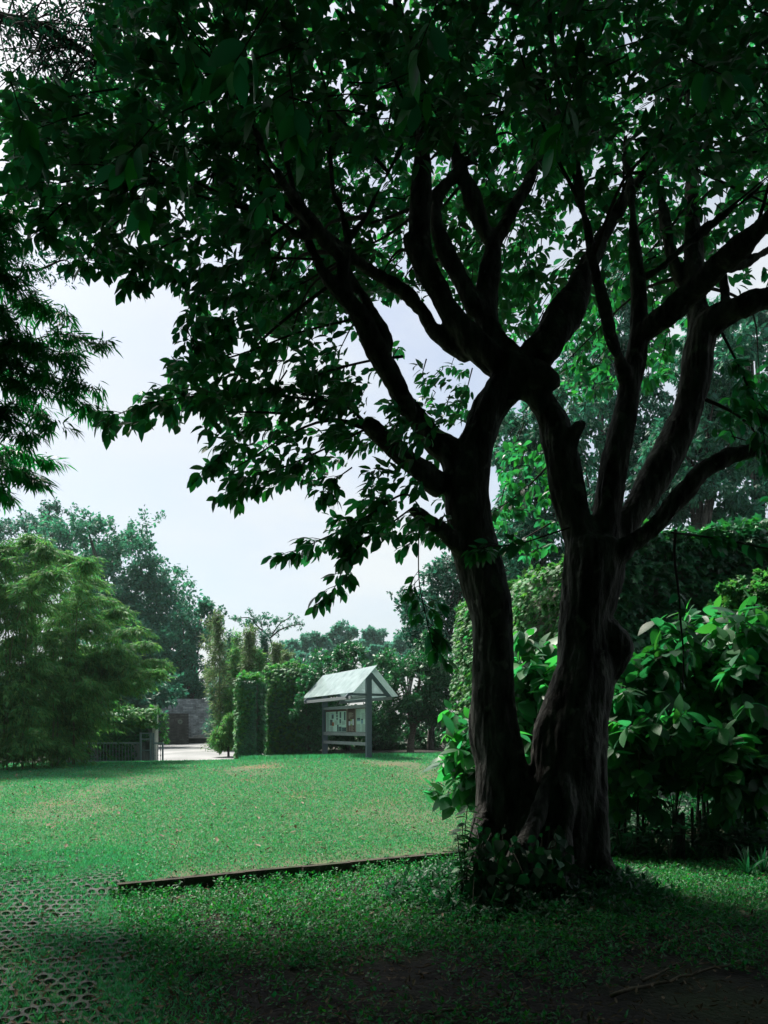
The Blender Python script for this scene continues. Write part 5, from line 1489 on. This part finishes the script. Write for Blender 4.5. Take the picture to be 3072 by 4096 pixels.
# climber and weeds round the foot of the big tree
p0 = np.array([0.95, 6.75, 0.1])
t = empty('climbing_vine', tuple(p0)); tag(t, 'heart-leaved climber scrambling over the foot of the big tree', 'vine')
st, fo = MB(), MB(); P, D = [], []
for k in range(74):
    a_ = rng.uniform(1880, 2290); top = rng.uniform(3290, 3560)
    b_ = np.array([at(a_ + rng.normal() * 40, 3640, 6.75)[0], 6.75 + rng.normal() * .12, .12])
    e = at(a_, top, 6.82 + rng.normal() * .06)
    pth = smooth_path(np.array([b_, (b_ + e) / 2 + rv(1)[0] * .06, e]), 5)
    st.tube(pth - p0, .004, 5)
    for j in range(4, 11):
        if rng.uniform() < .62: P.append(pth[j] + rv(1)[0] * .04 + np.array([0, -.03, 0])); D.append(nrm(rv(1)[0] * .7 + np.array([0, -.25, -.75])))
P, D = np.array(P), np.array(D)
HEART = leaf_shape(w=.36, fold=.05, droop=.15, ts=(0.08, .3, .55, .8), ws=(.72, 1, .78, .36))
scatter(fo, HEART, P - p0, D, nrm(rv(len(P)) * .45 + np.array([0, -.8, .6])), rng.uniform(.05, .15, len(P)), 1.0)
st.build('stems', M_STEM, t); fo.build('foliage', M_STRAP, t, smooth=True)
p0 = np.array([at(1850, HY, 6.9)[0], 6.9, .05])
t = empty('leafy_sapling', tuple(p0)); tag(t, 'leafy sapling catching the light at the left foot of the big tree', 'sapling')
st, fo = MB(), MB(); P, D = [], []
for a_, b_ in [(1870, 3220), (1850, 3300), (1900, 3270), (1830, 3340), (1880, 3350), (1840, 3420), (1900, 3400), (1870, 3470)]:
    e = at(a_, b_, 6.9 + rng.normal() * .1) - p0
    pth = smooth_path(np.array([[rng.normal() * .05, 0, 0], [e[0] * .4, e[1] * .5, e[2] * .6], e]), 6)
    st.tube(pth, .005, 5)
    for j in range(4, 13):
        for s in (-1, 1): P.append(pth[j]); D.append(nrm(np.array([s * 1.0, rng.normal() * .6, rng.uniform(-.6, .2)])))
P, D = np.array(P), np.array(D)
scatter(fo, LEAF, P, D, nrm(rv(len(P)) * .4 + np.array([0, 0, 1.0])), rng.uniform(.05, .12, len(P)), 1.1)
st.build('stems', M_STEM, t); fo.build('foliage', M_COVER, t, smooth=True)
mb = MB()
n = 1500
a_ = rng.uniform(0, 6.28, n); rr_ = 0.45 + 0.75 * rng.uniform(0, 1, n) ** 1.1
x = 1.35 + rr_ * np.cos(a_) * 1.15; y = 7.35 + rr_ * np.sin(a_)
C_ = np.stack([x, y, h(x, y) + rng.uniform(.02, .24, n) * np.exp(-(rr_ - .45) * 1.6)], 1)
P, D, N = rosettes(C_, nrm(rv(n) * .6 + np.array([0, 0, 1.0])), 6, .07, 1.3, .35)
scatter(mb, LEAF_MID, P, D, N, rng.uniform(.035, .085, len(P)), 1.0)
D2 = nrm(rv(n) * np.array([.7, .7, .2]) + np.array([0, 0, .8]))
scatter(mb, BLADE, C_[:500] - np.array([0, 0, .04]), D2[:500], rv(500), rng.uniform(.08, .22, 500), .5)
n = 1500
x = rng.uniform(2.1, 6.2, n); y = rng.uniform(9.2, 12.8, n)
C_ = np.stack([x, y, h(x, y) + rng.uniform(.02, .5, n) * rng.uniform(.3, 1, n)], 1)
P, D, N = rosettes(C_, nrm(rv(n) * .6 + np.array([0, 0, 1.0])), 6, .08, 1.4, .5)
scatter(mb, LEAF_MID, P, D, N, rng.uniform(.05, .13, len(P)), 1.1)
tag(mb.build('weeds', M_STRAP), 'dark weeds crowding the tree foot and the shaded bed', 'weeds', kind='stuff')

# fallen sticks
for z0_, z1_, r_, lab in [((1120, 680), (1400, 570), .012, 'long pale fallen stick right of the tree foot'), ((1310, 490), (1530, 640), .012, 'dark fallen stick crossing towards the right edge'), ((1120, 790), (1300, 710), .010, 'short fallen stick in the dark foreground leaf litter'),
                          ((980, 860), (1560, 700), .013, 'longest fallen stick lying low across the dark right foreground'), ((550, 750), (680, 660), .016, 'thick fallen stick below the middle of the tree foot'), ((170, 950), (420, 930), .010, 'fallen twig at the bottom edge among brown leaves'), ((250, 490), (350, 400), .010, 'leaning twig in the weeds left of the tree foot')]:
    pts = []
    for q in (z0_, ((z0_[0] + z1_[0]) / 2 + 8, (z0_[1] + z1_[1]) / 2 - 6), z1_):
        X_, Y_ = 1536 + q[0] * .926, 3200 + q[1] * .926
        d_ = 1.6 * F / (Y_ - HY); p = at(X_, Y_, d_); pts.append([p[0], d_, float(h(p[0], d_)) + .022])
    pts = np.array(pts); c = pts[0].copy()
    q = smooth_path(pts - c, 6) + np.vstack([np.zeros(3)] + [rng.normal(size=3) * np.array([.012, .012, .003]) for _ in range(12)])
    mb = MB(); mb.tube(q, np.linspace(r_, r_ * .45, len(q)), 6)
    m_ = q[7]; mb.tube([m_, m_ + np.array([.09, .07, .02])], [r_ * .5, r_ * .25], 5)
    tag(mb.build('fallen_stick', M_STAKE, smooth=True, loc=tuple(c)), lab, 'stick', 'sticks on the ground')

# thin vine hanging from the low right limb
pts = np.array([at(a_, b_, 6.75) for a_, b_ in [(2702, 2120), (2698, 2230), (2716, 2380), (2722, 2480), (2734, 2620), (2730, 2760)]])
t = empty('hanging_vine', tuple(pts[0])); tag(t, 'thin bare vine hanging straight down from the low right limb', 'vine')
st, fo = MB(), MB(); q = smooth_path(pts, 5); st.tube(q - pts[0], np.linspace(.013, .006, len(q)), 6)
C_ = q[[10, 14, 17, 19, 21, 23]] + rng.normal(size=(6, 3)) * .04
P, D, N = rosettes(C_, np.array([0, -.2, -1.0]), 3, .08, 1.0, .5)
scatter(fo, LEAF, P - pts[0], D, N, rng.uniform(.09, .14, len(P)), 1.0)
st.build('stem', M_TWIG, t, smooth=True); fo.build('leaves', M_LEAF, t, smooth=True)

# unseen leaf mass added behind and beside the viewer to block light
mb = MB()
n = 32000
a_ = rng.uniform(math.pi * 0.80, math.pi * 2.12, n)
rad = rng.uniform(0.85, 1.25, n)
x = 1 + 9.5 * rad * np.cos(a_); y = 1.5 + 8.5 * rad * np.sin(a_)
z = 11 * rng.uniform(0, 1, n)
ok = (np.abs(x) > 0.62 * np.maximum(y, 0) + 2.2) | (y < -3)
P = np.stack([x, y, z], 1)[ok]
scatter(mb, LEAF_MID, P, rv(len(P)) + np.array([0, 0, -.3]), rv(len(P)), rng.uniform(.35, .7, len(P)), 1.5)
tag(mb.build('light_blocker', M_BLOCKER), 'unseen leaf mass added around the viewer to block light', 'light_blocker', kind='stuff')

# ------------------------------------------------------------------ the hazy air
mb = MB(); mb.box((0, 52, 15), (320, 240, 34))
hm, nt, N_, L_, bs, out = new_mat('haze')
N_.remove(bs)
pv = N_.new('ShaderNodeVolumePrincipled')
pv.inputs['Color'].default_value = (0.72, 0.95, 0.93, 1)
pv.inputs['Density'].default_value = 0.0004
pv.inputs['Anisotropy'].default_value = 0.3
L_.new(pv.outputs[0], out.inputs['Volume'])
tag(mb.build('haze', hm), 'thin pale haze in the air between the far trees', 'haze', kind='stuff')
